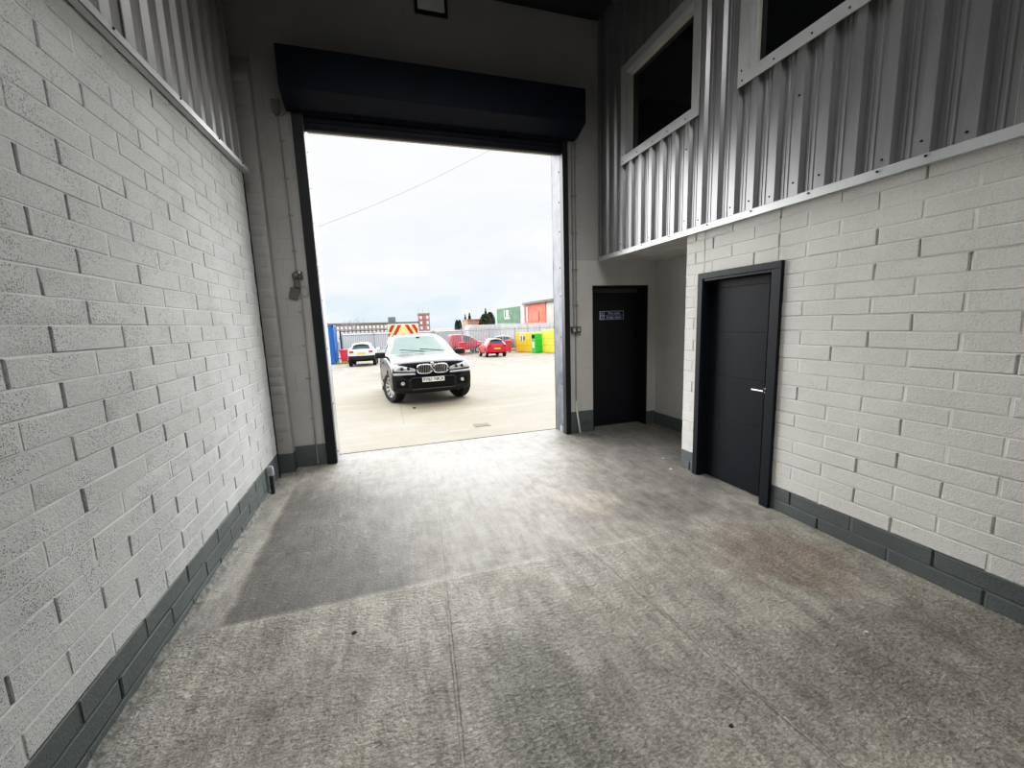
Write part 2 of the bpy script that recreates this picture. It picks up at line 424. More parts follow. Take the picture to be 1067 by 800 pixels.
# left wall: bricks
mpL = lambda u, v, d: Vector((A+d, u, v))
mb = MB(); bricks(mb, [(-1.2, 5.2, .291, 3.34)], mpL, 2.36, .486, .291-3*CRS, CRS, .013, .0045, .014, jit=.002, out=Vector((1, 0, 0)), ch=.004, bed=.003, fill=.5)
mb.box(A-.11, A-.0145, -5.9, 5.2, 0, HC, 0)
mb.box(A-.0145, A, -5.9, -1.2, 0, HC, 0)
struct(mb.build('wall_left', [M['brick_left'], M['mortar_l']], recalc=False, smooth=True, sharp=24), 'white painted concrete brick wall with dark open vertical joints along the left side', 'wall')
mb = MB(); bricks(mb, [(-1.2, 5.2, 0.0, .288)], mpL, 2.36, .486, .291-3*CRS, CRS, .012, .005, .012, out=Vector((1, 0, 0)), fill=.7)
struct(mb.build('baseboard_left', [M['skirt_l'], M['skirt_l']], recalc=False, smooth=True, sharp=24), 'dark grey painted bottom two brick courses of the left wall', 'baseboard')
# crumbly mortar fillet at the foot of the left wall
mb = MB(); n = 150
vs = []; fs = []
for i in range(n):
    y = -1 + 6.15*i/(n-1); r = random.Random(i)
    w = .028+r.uniform(-.010, .012); hgt = .028+r.uniform(-.01, .012)
    vs += [(A-.002, y, hgt), (A+w*.4, y, hgt*.55+r.uniform(-.004, .004)), (A+w, y, .001)]
for i in range(n-1):
    for j in range(2): fs.append((i*3+j, i*3+j+1, (i+1)*3+j+1, (i+1)*3+j))
mb.add(vs, fs)
struct(mb.build('trim_1', mat('crumbly_fillet', (.20, .20, .19), .9, bump=.8, bs=70, bd=.01, var=.4, vs=30), smooth=True, recalc=False), 'crumbled grey mortar fillet along the foot of the left wall', 'trim')
# outer wall seen through the gap at the end of the left wall
mb = MB(); mb.box(-1.95, -1.72, -6, 5.9, 0, HC)
mb.box(-1.72, A-.11, 5.19, 5.2, 0, HC)
struct(mb.build('wall_outer', M['gap']), 'dark outer wall glimpsed in the gap behind the left brick wall', 'wall')

mb = MB(); mb.box(A-.11, A+.006, 5.20, 5.222, 0, 3.33)  # black strip put in for the shade of the gap before the pier
struct(mb.build('trim_11', M['gap']), 'thin black strip for the shade in the gap at the end of the left brick wall', 'trim')
# right wall bricks with the hole for door_1
mpR = lambda u, v, d: Vector((B-d, u, v))
TB = 2.54
mb = MB(); bricks(mb, [(-1.2, 2.66, .210, TB), (3.48, 3.742, .210, TB), (2.66, 3.48, 2.07, TB)], mpR, 1.717, .4725, .210-2*.112, .112, .010, .004, .012, jit=.002, out=Vector((-1, 0, 0)), fill=.65, bed=.003)
mb.box(B+.0125, B+.13, -5.9, 2.66, 0, TB); mb.box(B+.0125, B+.13, 3.48, 3.742, 0, TB); mb.box(B+.0125, B+.13, 2.66, 3.48, 2.07, TB)
mb.box(B+.0125, B+.97, 3.63, 3.742, 0, TB)
mb.box(B, B+.0125, -5.9, -1.2, 0, TB)
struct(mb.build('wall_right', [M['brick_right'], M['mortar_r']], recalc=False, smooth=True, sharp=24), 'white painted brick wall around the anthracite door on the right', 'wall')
mb = MB(); bricks(mb, [(-1.2, 2.66, -.002, .209), (3.48, 3.742, -.002, .209)], mpR, 1.717, .4725, .210-2*.112, .112, .010, .005, .010, out=Vector((-1, 0, 0)), fill=.5)
struct(mb.build('baseboard_right', [M['skirt'], mat('pale_skirting_joint', (.17, .19, .19), .6)], recalc=False, smooth=True, sharp=24), 'dark grey painted bottom two brick courses of the right wall', 'baseboard')

# front wall of large painted blocks
mpF = lambda u, v, d: Vector((u, D-d, v))
fout = Vector((0, -1, 0)); XR = 4.13
kw = dict(jit=.0006, fill=.9, bed=.0012, ch=.003, out=fout)
mb = MB()
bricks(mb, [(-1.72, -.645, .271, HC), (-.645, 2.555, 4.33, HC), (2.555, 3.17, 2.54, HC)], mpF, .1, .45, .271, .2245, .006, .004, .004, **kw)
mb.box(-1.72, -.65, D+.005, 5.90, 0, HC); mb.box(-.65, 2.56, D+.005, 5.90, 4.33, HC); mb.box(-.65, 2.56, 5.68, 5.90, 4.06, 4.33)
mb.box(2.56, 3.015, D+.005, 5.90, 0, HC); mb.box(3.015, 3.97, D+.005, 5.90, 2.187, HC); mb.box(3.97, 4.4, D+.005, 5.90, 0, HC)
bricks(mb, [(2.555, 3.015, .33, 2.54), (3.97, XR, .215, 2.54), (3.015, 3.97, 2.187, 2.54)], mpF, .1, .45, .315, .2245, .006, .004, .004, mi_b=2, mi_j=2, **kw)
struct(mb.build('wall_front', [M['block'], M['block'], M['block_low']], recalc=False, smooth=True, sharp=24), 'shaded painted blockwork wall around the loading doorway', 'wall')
mb = MB(); bricks(mb, [(-1.72, -.645, 0, .271), (2.555, 3.015, 0, .33), (3.97, XR, 0, .215)], mpF, .1, .45, .33-.2245, .2245, .005, .003, .004, **kw)
struct(mb.build('baseboard_front', [M['skirt'], M['skirt']], recalc=False, smooth=True), 'dark grey painted skirting band on the front wall', 'baseboard')
# pier beside the left jamb
mb = MB()
bricks(mb, [(-1.36, -1.11, .235, 4.40)], lambda u, v, d: Vector((u, 5.37-d, v)), .0, .45, .271, .112, .006, .004, .004, **kw)
mb.prism([(5.375, .235), (D, .235), (D, 4.62), (5.375, 4.40)], 'x', -1.36, -1.112)
mb.v += []
struct(mb.build('wall_pier', [M['block'], M['block']], recalc=False, smooth=True, sharp=40), 'narrow painted block pier left of the loading doorway', 'wall')
mb = MB(); mb.box(-1.362, -1.108, 5.366, D, 0, .235)
struct(mb.build('baseboard_pier', M['skirt']), 'dark grey skirting band at the foot of the pier', 'baseboard')

# alcove side wall, skirting, soffit
mb = MB(); mb.box(XR, XR+.12, 3.742, 5.9, .19, 2.6); struct(mb.build('wall_alcove', M['block_low']), 'smooth off white side wall of the fire door alcove', 'wall')
mb = MB(); mb.box(XR-.006, XR+.12, 3.742, D, 0, .192); struct(mb.build('baseboard_alcove', M['skirt']), 'dark grey skirting on the alcove side wall', 'baseboard')
mb = MB(); mb.box(B-.005, XR+.1, 3.742, D, 2.54, 2.60); struct(mb.build('ceiling_alcove', mat('soffit_paint', (.52, .51, .49), .6)), 'flat grey soffit over the fire door alcove', 'ceiling')

# floor, ceiling, back wall
mb = MB(); nx, ny = 2, 2
mb.box(-1.95, 4.4, -6, 5.88, -.3, 0)
struct(mb.build('floor', M['floor']), 'worn stained concrete workshop floor', 'floor')
mb = MB(); prof = []
y = -6.0; pr_ = []
while y < 5.9:
    pr_ += [(y, HC), (y+.12, HC), (y+.15, HC+.04), (y+.27, HC+.04)]; y += .30
pr_ += [(5.9, HC), (5.9, HC+.2), (-6.0, HC+.2)]
mb.prism(pr_, 'x', -1.95, 4.6)
struct(mb.build('ceiling', M['roof']), 'dark corrugated roof sheet over the unit', 'ceiling')
mb = MB(); mb.box(-1.95, 4.6, -6.2, -6.0, 0, HC)
struct(mb.build('wall_back', M['block_low']), 'painted block wall behind the camera', 'wall')
# threshold strip between workshop slab and yard
mb = MB(); mb.box(-.70, 2.60, 5.872, 5.892, -.05, .004)
struct(mb.build('trim_2', mat('dark_threshold_joint', (.03, .03, .028), .8)), 'thin dark joint between the workshop floor and the yard', 'trim')

# ------------------------------------------------------------------ ribbed cladding
def ribbed(u0, u1, pitch, pan, flank, crown, h, mapf, zb, zt, phase):
    """returns verts/faces of a ribbed sheet; zb(u) gives lower edge"""
    prof = []
    i = math.floor((u0-phase)/pitch)
    while phase+i*pitch < u1:
        s = phase+i*pitch
        prof += [(s, 0), (s+pan*.28, 0), (s+pan*.33, .005), (s+pan*.40, .005), (s+pan*.45, 0), (s+pan*.60, 0), (s+pan*.65, .005), (s+pan*.72, .005), (s+pan*.77, 0),
                 (s+pan, 0), (s+pan+flank, h), (s+pan+flank+crown, h)]
        i += 1
    prof = [(min(max(u, u0), u1), d) for u, d in prof]
    vs = []; fs = []
    for u, d in prof: vs += [mapf(u, zb(u), d), mapf(u, zt, d)]
    for k in range(len(prof)-1):
        if prof[k+1][0]-prof[k][0] > 1e-5: fs.append((2*k, 2*k+2, 2*k+3, 2*k+1))
    return vs, fs
W1 = (3.66, 4.82, 3.72, 4.66)     # y0,y1,z0,z1 of the window openings in the right cladding
W2 = (1.60, 3.00, 3.72, 4.66)
mb = MB()
mR = lambda u, z, d: (B-.012-d, u, z)
def patch(y0, y1, zb, zt, ph=4.975):
    vs, fs = ribbed(y0, y1, .2, .105, .018, .06, .034, mR, (lambda u: zb), zt, ph); mb.add(vs, fs)
patch(-6, 5.50, 2.545, 3.72); patch(-6, 5.50, 4.66, HC); patch(-6, W2[0], 3.72, 4.66); patch(W2[1], W1[0], 3.72, 4.66); patch(W1[1], 5.50, 3.72, 4.66)
mb.box(B+.0, B+.02, -6, W2[0], 2.55, HC); mb.box(B, B+.02, W2[0], W1[1], 2.55, W1[2]); mb.box(B, B+.02, W2[0], W1[1], W1[3], HC); mb.box(B, B+.02, W2[1], W1[0], 3.7, 4.7); mb.box(B, B+.02, W1[1], 5.52, 2.55, HC)
wr = struct(mb.build('wall_right_cladding', M['clad'], recalc=False), 'light grey ribbed metal cladding above the right brick wall', 'wall')
def screws(parent, pts, axis='x', r=.007):
    m0 = MB(); m0.lathe([(0, -.004), (r*.7, -.004), (r, -.001), (r, .002), (r, .004)], 10, axis=axis)
    me = None
    for p in pts:
        if me is None:
            o = m0.build('screw', M['screw'], parent); me = o.data
        else:
            o = bpy.data.objects.new('screw', me); C.objects.link(o); o.parent = parent
        o.location = p
rr = random.Random(3)
screws(wr, [(B-.012-.036, 4.975+.165-.2*i+0*rr.uniform(-.01, .01), 2.66+rr.uniform(-.03, .03)) for i in (-1, 1, 4, 7, 8, 10, 11, 12, 13, 14, 16, 17, 18)] + [(B-.05, 4.975+.155-.2*i, 3.3+rr.uniform(-.1, .1)) for i in (7, 13)])
# right bottom flashing in two lengths
def flash(name, y0, y1, xo, label):
    m = MB(); m.prism([(B-.064-xo, 2.526), (B-.058-xo, 2.526), (B-.058-xo, 2.58), (B-.052, 2.586), (B+.0, 2.586), (B+.0, 2.53), (B-.058, 2.522), (B-.064-xo, 2.522)], 'y', y0, y1)
    o = struct(m.build(name, M['trim']), label, 'trim'); return o
o = flash('trim_3', 1.78, 5.50, 0, 'light grey flashing under the right cladding, far length')
screws(o, [(B-.066, y, 2.565) for y in (5.40, 4.9, 4.45, 3.95, 3.4, 2.9, 2.4, 1.95)])
o = flash('trim_4', -6, 1.80, .006, 'light grey flashing under the right cladding, near length')
screws(o, [(B-.072, y, 2.568) for y in (1.70, 1.25, .8)])
# corner strip where the cladding meets the front wall
mb = MB(); mb.box(B-.050, B+.01, 5.44, 5.50, 2.53, HC)
struct(mb.build('trim_5', M['clad']), 'grey corner strip between the cladding and the front wall', 'trim')

# windows in the right cladding
def window(name, w, label, sticker=False):
    y0, y1, z0, z1 = w
    root = empty(name, (B, (y0+y1)/2, z0), 0, label, 'window', kind='structure')
    def at(o): o.location = Vector((0, 0, 0)) - Vector(root.location); return o
    m = MB(); f = .10
    xo = B-.062; xi = B-.052
    m.box(xo, xi, y0-f, y1+f, z0-f, z0+.0); m.box(xo, xi, y0-f, y1+f, z1, z1+f)
    m.box(xo, xi, y0-f, y0, z0, z1); m.box(xo, xi, y1, y1+f, z0, z1)
    m.box(xi, B+.06, y0-.004, y0, z0, z1); m.box(xi, B+.06, y1, y1+.004, z0, z1)
    m.box(xi, B+.06, y0, y1, z0-.004, z0); m.box(xi, B+.06, y0, y1, z1, z1+.004)
    fr = at(m.build('frame', M['trim'], root))
    m = MB(); g = .035
    m.box(B+.0, B+.06, y0, y0+g, z0, z1, bev=.004); m.box(B, B+.06, y1-g, y1, z0, z1, bev=.004)
    m.box(B, B+.06, y0+g, y1-g, z0, z0+g*.7, bev=.004); m.box(B, B+.06, y0+g, y1-g, z1-g, z1, bev=.004)
    at(m.build('sash', M['trim_white'], root))
    m = MB(); m.box(B+.03, B+.036, y0+g, y1-g, z0+g*.7, z1-g); at(m.build('pane', M['dark_glass'], root))
    if sticker:
        m = MB(); m.box(B+.022, B+.0295, y0+.045, y0+.10, z0+.06, z0+.16); s = at(m.build('sticker', M['label'], root)); s['label'] = 'small pale label in the lower corner of the glass'
    pts = [(xo-.002, y, z0-.06) for y in (y1+.05, y1-.25, y1-.55, y1-.8, y0+.08)] + [(xo-.002, y1+.06, z0+.02)]
    screws(fr, pts)
window('window_1', W1, 'internal window in the cladding nearest the loading doorway, small label on its dark glass', True)
window('window_2', W2, 'internal dark window cut off by the top of the frame, over the anthracite door')

# left cladding
mL = lambda u, z, d: (A+.006+d, u, z)
zbl = lambda u: 3.075+.05*u
mb = MB(); vs, fs = ribbed(-6, 5.17, .235, .13, .02, .065, .034, mL, zbl, HC, 5.094-.235*3)
mb.add(vs, fs)
struct(mb.build('wall_left_cladding', M['clad_l'], recalc=False), 'ribbed grey metal cladding above the left brick wall', 'wall')
mb = MB()
ys = [-6, 5.21]
def slopebox(m, x0, x1, dz0, dz1, y0, y1):
    vs = [(x, y, zbl(y)+dz) for x in (x0, x1) for y in (y0, y1) for dz in (dz0, dz1)]
    m.add(vs, [(0,1,3,2),(4,6,7,5),(0,4,5,1),(2,3,7,6),(0,2,6,4),(1,5,7,3)])
slopebox(mb, A+.012, A+.058, .0, .006, -6, 5.21); slopebox(mb, A+.052, A+.058, -.0, .052, -6, 5.21); slopebox(mb, A+.004, A+.052, .046, .052, -6, 5.21)
o = struct(mb.build('trim_6', M['trim']), 'light grey flashing under the left cladding', 'trim')
screws(o, [(A+.06, y, zbl(y)+.04) for y in (2.85, 3.62, 4.35, 5.0)])
# dark lap joint in the left cladding
mb = MB(); mb.box(A+.041, A+.0445, 2.985, 3.0, 3.27, HC)
struct(mb.build('trim_7', M['gap']), 'narrow dark lap joint in the left cladding', 'trim')

# ------------------------------------------------------------------ roller shutter
sh = empty('roller_shutter', (.955, D, 3.98), 0, 'navy black roller shutter rolled up in its box above the loading doorway', 'shutter')
def rel(o, root): o.location = -Vector(root.location); return o
yf = 5.17
mb = MB(); mb.prism([(5.52, 4.63), (yf, 4.61), (yf, 4.205), (5.42, 4.12), (5.52, 4.115)], 'x', -.806, 2.742)
hs = rel(mb.build('housing', M['navy'], sh), sh); bv = hs.modifiers.new('bevel', 'BEVEL'); bv.width = .006; bv.segments = 2
mb = MB(); prof = []
z = 3.98
pts = [(5.585, 3.975)]
while z < 4.30:
    pts += [(5.553, z), (5.545, z+.012), (5.545, z+.055), (5.556, z+.066)]; z += .072
pts += [(5.585, z)]
mb.prism(pts, 'x', -.70, 2.60)
rel(mb.build('slat_curtain', M['slat'], sh), sh)
mb = MB(); mb.box(-.70, 2.60, 5.535, 5.60, 3.955, 3.985, bev=.004); rel(mb.build('bottom_rail', M['slat'], sh), sh)
for x0, x1 in ((-.760, -.648), (2.551, 2.632)):
    mb = MB(); mb.box(x0, x1, 5.495, 5.60, 0, 4.12, bev=.003)
    rel(mb.build('guide_rail', M['guide'], sh), sh)
screws(sh, [(-.74-.955, yf-.003-D, 4.26-3.98), (2.69-.955, yf-.003-D, 4.25-3.98), (.95-.955, yf-.003-D, 4.25-3.98)], 'y', .006)
# reveal flashings
def reveal(name, x0, x1, xs, label, foot=False):
    m = MB(); m.box(x0, x1, 5.602, 5.90, 0 if not foot else .10, 2.66); m.box(x0+(.0015 if foot else 0), x1-(0 if foot else .0015), 5.602, 5.90, 2.662, 4.05)
    if foot: m.box(x0, x1, 5.602, 5.66, 0, .10); m.box(x0, x1, 5.76, 5.90, 0, .10)
    m.box(x0, x1, 5.885, 5.905, 0, 4.05)
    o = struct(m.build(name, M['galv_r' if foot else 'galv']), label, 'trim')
    screws(o, [(xs, 5.64, z) for z in (.12, .75, 1.45, 2.05, 2.45, 2.95, 3.35, 3.75)], 'x', .011)
    return o
reveal('trim_8', -.66, -.645, -.643, 'bright metal flashing on the left reveal of the loading doorway')
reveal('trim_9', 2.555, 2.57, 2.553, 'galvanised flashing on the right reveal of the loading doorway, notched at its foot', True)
mb = MB(); mb.box(2.5715, 2.60, 5.64, 5.78, 0, .11); struct(mb.build('trim_10', M['gap']), 'near-black block for the shade of the hollow behind the notch at the foot of the right reveal', 'trim')  # solid near-black block standing in for shade inside the notch

# ------------------------------------------------------------------ door_1 (anthracite)
d1 = empty('door_1', (B, 3.067, 0), 0, 'anthracite grey panelled door with chrome lever in the right brick wall', 'door', kind='structure')
y0, y1, zt = 2.603, 3.531, 2.118
mb = MB(); fo = B-.032; f = .085
mb.box(fo, B+.01, y0, y0+f, 0, zt-.058, bev=.003); mb.box(fo, B+.01, y1-f+.02, y1, 0, zt-.058, bev=.003); mb.box(fo, B+.01, y0, y1, zt-.058, zt, bev=.003)
mb.box(B-.02, B+.14, y0+f-.012, y0+f+.012, 0, zt-.05); mb.box(B-.02, B+.14, y1-f+.01, y1-f+.032, 0, zt-.05); mb.box(B-.02, B+.14, y0+f, y1-f+.02, zt-.08, zt-.055)
rel(mb.build('frame', M['anth_frame'], d1), d1)
mb = MB(); xf = B+.085; ly0, ly1 = y0+f+.014, y1-f+.008; gz = [.012, .215, .655, 1.087, 1.525, 1.957, 2.036]
mb.box(xf+.004, xf+.045, ly0, ly1, .012, 2.036)
gy = ly0+.092
mb.box(xf, xf+.006, ly0, gy-.003, .012, 2.036, bev=.0012)
for a, b in zip(gz[:-1], gz[1:]): mb.box(xf, xf+.006, gy+.003, ly1, a+.003, b-.003, bev=.003)
lf = rel(mb.build('leaf', M['anthracite'], d1), d1)
mb = MB(); mb.tube([(xf, 2.775, 1.015), (xf-.045, 2.775, 1.015)], .010, 12); mb.tube([(xf-.045, 2.768, 1.015), (xf-.047, 2.81, 1.016), (xf-.045, 2.885, 1.016)], .0085, 12)
mb.lathe([(0, -.006), (.024, -.006), (.026, 0), (.0, .002)], 20, axis='x', c=(xf-.002, 2.775, 1.015))
h = mb.build('handle', M['chrome'], lf, smooth=True); h['label'] = 'chrome lever handle'
mb = MB(); mb.box(B+.14, B+.16, y0+f, y1-f+.03, 0, zt); rel(mb.build('backing', M['gap'], d1), d1)

# ------------------------------------------------------------------ door_2 (fire exit)
d2 = empty('door_2', (3.49, D, 0), 0, 'dark navy fire exit door set back in the alcove', 'door', kind='structure')
mb = MB(); Y0 = D+.24
mb.box(3.015, 3.035, D+.006, Y0+.06, .0, 2.187); mb.box(3.95, 3.97, D+.006, Y0+.06, .0, 2.187); mb.box(3.035, 3.95, D+.006, Y0+.06, 2.165, 2.187)
mb.box(3.035, 3.95, Y0-.02, Y0+.06, 0, .03)
rel(mb.build('frame', M['firedoor'], d2), d2)
mb = MB(); mb.box(3.04, 3.945, Y0, Y0+.045, .032, 2.09, bev=.003)
lf2 = rel(mb.build('leaf', M['firedoor'], d2), d2)
mb = MB(); mb.box(3.04, 3.945, Y0, Y0+.045, 2.10, 2.16); o = rel(mb.build('head_rail', mat('grey_door_head', (.10, .10, .10), .5), d2), d2)
mb = MB(); mb.box(3.04, 3.945, Y0+.046, Y0+.07, 0, 2.165); rel(mb.build('backing', M['gap'], d2), d2)
# sign on the leaf
def matc(name, col, e=0): return mat(name, col, .4, 0, .03)
sx0, sx1, sz0, sz1 = 3.262, 3.69, 1.685, 1.818; ys = Y0-.004
sg = empty('fire_exit_sign', ((sx0+sx1)/2, ys, sz0), 0, 'small black and blue fire exit keep clear sign on the navy door', 'sign')
mb = MB(); mb.box(sx0, sx1, ys, Y0+.0005, sz0, sz1); rel(mb.build('plate', matc('sign_silver', (.48, .52, .60)), sg), sg)
zm = (sz0+sz1)/2; cx = sx0+.085
mb = MB(); mb.box(cx, sx1-.008, ys-.001, ys, zm+.002, sz1-.008); rel(mb.build('black_field', matc('sign_black', (.01, .02, .015)), sg), sg)
mb = MB(); mb.box(cx, sx1-.008, ys-.001, ys, sz0+.008, zm-.002); rel(mb.build('blue_field', matc('sign_blue', (.015, .03, .20)), sg), sg)
mb = MB(); mb.lathe([(0, -.001), (.024, -.001), (.024, .0)], 24, axis='y', c=(sx0+.045, ys, sz0+.036)); rel(mb.build('mandatory_symbol', matc('sign_blue2', (.01, .02, .12)), sg), sg)
mb = MB(); mb.box(sx0+.042, sx0+.049, ys-.0022, ys-.001, sz0+.030, sz0+.052); mb.box(sx0+.042, sx0+.049, ys-.0022, ys-.001, sz0+.020, sz0+.026); rel(mb.build('exclamation_mark', M['white'], sg), sg)
mb = MB(); mb.box(sx0+.018, sx0+.072, ys-.001, ys, zm+.006, sz1-.010); rel(mb.build('door_symbol', matc('sign_dark', (.05, .07, .10)), sg), sg)
mb = MB()   # little flame
mb.prism([(sx0+.036, zm+.012), (sx0+.054, zm+.012), (sx0+.058, zm+.026), (sx0+.050, zm+.040), (sx0+.045, zm+.052), (sx0+.040, zm+.036), (sx0+.032, zm+.026)], 'y', ys-.002, ys-.001)
rel(mb.build('flame_symbol', matc('sign_pale', (.45, .5, .55)), sg), sg)
tm = matc('sign_text', (.55, .62, .62))
cxt = (cx+sx1-.008)/2
def fr_mtx(x, y, z): return basis((1, 0, 0), (0, 0, 1), (0, -1, 0), (x, y, z))
text_mesh('lettering', 'Fire exit', .062, tm, sg, fr_mtx(cxt-sg.location.x, -.0015, zm+.029-sz0), .0006, .0006)
text_mesh('lettering', 'Keep clear', .060, tm, sg, fr_mtx(cxt-sg.location.x, -.0015, zm-.031-sz0), .0006, .0006)

# ------------------------------------------------------------------ small things on the front wall
# conduits on the right of the guide
r1 = empty('wall_conduit', (2.735, D, 0), 0, 'twin painted conduits rising beside the right guide rail above the switch', 'conduit')
mb = MB(); mb.tube([(2.700, D-.016, 1.60), (2.700, D-.016, 4.10)], .012, 10); rel(mb.build('pipe', M['conduit'], r1, smooth=True), r1)
mb = MB(); mb.tube([(2.745, D-.016, 1.60), (2.748, D-.016, 4.10)], .010, 10); rel(mb.build('pipe', M['conduit'], r1, smooth=True), r1)
for z in (1.9, 2.4, 2.9, 3.4, 3.9):
    mb = MB(); mb.box(2.68, 2.77, D-.03, D, z, z+.02, bev=.003); rel(mb.build('clip', M['conduit'], r1), r1)
sw = empty('wall_switch', (2.725, D, 1.51), 0, 'dark double switch box on the wall between doorway and fire door', 'switch')
mb = MB(); mb.box(2.652, 2.798, D-.05, D, 1.51, 1.60, bev=.006); rel(mb.build('back_box', M['switch'], sw), sw)
for x in (2.690, 2.762):
    mb = MB(); mb.box(x-.017, x+.017, D-.057, D-.049, 1.53, 1.58, bev=.003); rel(mb.build('rocker', M['switch_w'], sw), sw)
mb = MB(); mb.tube([(2.725, D-.014, 1.51), (2.722, D-.014, .46)], .010, 10)
mb.tube([(2.722, D-.016, .50), (2.73, D-.022, .35), (2.765, D-.05, .01)], .015, 10, mi=1)
tag(mb.build('lower_conduit', [M['conduit'], M['conduit_w']], smooth=True), 'thin conduit dropping from the switch, its pale bent foot leaning out at the floor', 'conduit')
mb = MB(); mb.box(2.60, 2.64, 5.45, 5.50, 0, .02)
# junction box and chain drop on the left
jb = empty('junction_box', (-.90, D, 4.06), 0, 'small grey junction box under the left end of the shutter box', 'junction box')
mb = MB(); mb.prism([(-.945, 4.21), (-.865, 4.215), (-.862, 4.10), (-.885, 4.06), (-.915, 4.06), (-.938, 4.10)], 'y', D-.06, D); rel(mb.build('case', mat('junction_grey', (.17, .17, .165), .6), jb), jb)
mb = MB(); mb.tube([(-.90, D-.03, 4.06), (-.86, D-.03, 4.05), (-.81, D-.02, 4.10)], .006, 8); rel(mb.build('flex_cable', M['conduit'], jb, smooth=True), jb)
mb = MB(); mb.tube([(-.893, D-.018, 4.06), (-.885, D-.018, 3.3), (-.878, D-.018, 2.36)], .008, 10); mb.tube([(-.85, D-.018, 2.28), (-.86, D-.018, 1.2), (-.872, D-.018, .03)], .008, 10)
for z in (3.8, 3.4, 3.0, 2.6, 1.9, 1.5, 1.1, .6): mb.box(-.905+.0, -.85, D-.012, D, z, z+.018, bev=.002)
tag(mb.build('cable_conduit', M['conduit'], smooth=True), 'thin cable conduit running down the wall left of the loading doorway', 'conduit')
ck = empty('isolator_bracket', (-.88, D, 2.1), 0, 'dull metal bracket with round disc, hanging tag and wire loop left of the doorway', 'bracket')
mb = MB(); mb.box(-.905, -.815, D-.045, D, 2.29, 2.375, bev=.008); rel(mb.build('bracket', M['switch'], ck), ck)
mb = MB(); mb.lathe([(0, -.02), (.015, -.02), (.032, -.012), (.036, 0), (.0, .004)], 20, axis='y', c=(-.893, D-.05, 2.325)); rel(mb.build('disc', M['brass'], ck, smooth=True), ck)
mb = MB(); mb.lathe([(0, -.01), (.012, -.008), (.014, 0), (.0, .004)], 14, axis='y', c=(-.845, D-.048, 2.36)); rel(mb.build('lamp', mat('pale_lens', (.6, .6, .58), .3), ck, smooth=True), ck)
mb = MB(); mb.xf = Matrix.Translation((-.885, D-.045, 2.235)) @ Matrix.Rotation(-.12, 4, 'Y'); mb.box(-.026, .026, -.01, .01, -.045, .045, bev=.006); rel(mb.build('padlock_body', M['brass'], ck), ck)
mb = MB(); mb.xf = Matrix.Translation((-.925, D-.03, 2.125)) @ Matrix.Rotation(.28, 4, 'Y'); mb.box(-.052, .052, -.006, .006, -.06, .06, bev=.004); rel(mb.build('metal_tag', M['brass'], ck), ck)
mb = MB(); pts = [(-.815+.05*math.cos(a), D-.02-.004*math.sin(2*a), 2.15+.055*math.sin(a)) for a in [i*2*PI/20 for i in range(21)]]
mb.tube(pts, .004, 8); rel(mb.build('wire_loop', M['conduit'], ck, smooth=True), ck)
mb = MB(); pts = [(-.925, D-.035, 2.18), (-.915, D-.05, 2.215), (-.90, D-.05, 2.19)]; mb.tube(pts, .004, 8); mb.tube([(-.87, D-.04, 2.29), (-.85, D-.04, 2.17)], .005, 8); rel(mb.build('wire_link', M['switch'], ck, smooth=True), ck)
# framed panel high on the wall
fp = empty('framed_panel', (.875, D, 5.35), 0, 'black framed grey panel high on the front wall above the shutter box', 'panel')
mb = MB(); x0, x1, z0, z1 = .685, 1.075, 5.35, 5.645
fw = .035; yy = D-.03
mb.box(x0, x1, yy, D, z0, z0+fw); mb.box(x0, x1, yy, D, z1-fw, z1); mb.box(x0, x0+fw, yy, D, z0+fw, z1-fw); mb.box(x1-fw, x1, yy, D, z0+fw, z1-fw)
rel(mb.build('frame', M['black'], fp), fp)
mb = MB(); mb.box(x0+fw, x1-fw, yy+.012, D, z0+fw, z1-fw); rel(mb.build('panel', mat('panel_grey', (.80, .80, .78), .6), fp), fp)
# pipe stub by the left wall
ps = empty('pipe_stub', (A+.035, 4.72, 0), 0, 'short dark pipe with a bright metal cap standing against the left skirting', 'pipe')
mb = MB(); mb.tube([(0, 0, 0), (0, 0, .22)], .019, 14); mb.build('pipe', mat('dark_green_grey_pipe', (.03, .037, .037), .5), ps, smooth=True)
mb = MB(); mb.lathe([(0, .20), (.028, .20), (.030, .215), (.030, .275), (.024, .30), (0, .305)], 16, axis='z'); mb.box(-.035, .0, -.03, .03, .20, .29, bev=.006); mb.build('cap', M['galv'], ps, smooth=True)

# loose bits on the floor
def chip(name, x, y, s, m, label):
    r = random.Random(int(x*1000)); mb = MB(); n = 7
    top = [(s*r.uniform(.5, 1)*math.cos(2*PI*i/n)*.7, s*r.uniform(.5, 1)*math.sin(2*PI*i/n)*.7, s*r.uniform(.12, .3)) for i in range(n)]
    bot = [(p[0]*1.25, p[1]*1.25, 0) for p in top]
    mb.add(bot+top, [tuple(range(n-1, -1, -1)), tuple(range(n, 2*n))]+[(i, (i+1) % n, n+(i+1) % n, n+i) for i in range(n)])
    o = mb.build(name, m); o.location = (x, y, .0); tag(o, label, 'debris', 'small flakes scattered on the workshop floor')
leafm = mat('dark_debris', (.035, .03, .025), .8)
pale = mat('pale_debris', (.6, .6, .57), .7)
chip('paint_flake', 3.0, 3.72, .032, pale, 'largest pale paint flake on the floor in front of the alcove')
chip('paint_flake', 3.15, 4.05, .02, pale, 'small pale flake on the floor just beyond the largest flake')
chip('debris_flake', -.27, 2.28, .022, leafm, 'small dark flake on the pale floor left of the centre groove')
chip('debris_flake', 1.27, 1.16, .016, leafm, 'small dark flake low right on the stained floor')
chip('paint_flake', 2.35, 1.33, .012, pale, 'tiny pale flake on the floor by the right skirting')
chip('stone_chip', -.35, 5.0, .012, leafm, 'tiny dark stone chip near the doorway left jamb')

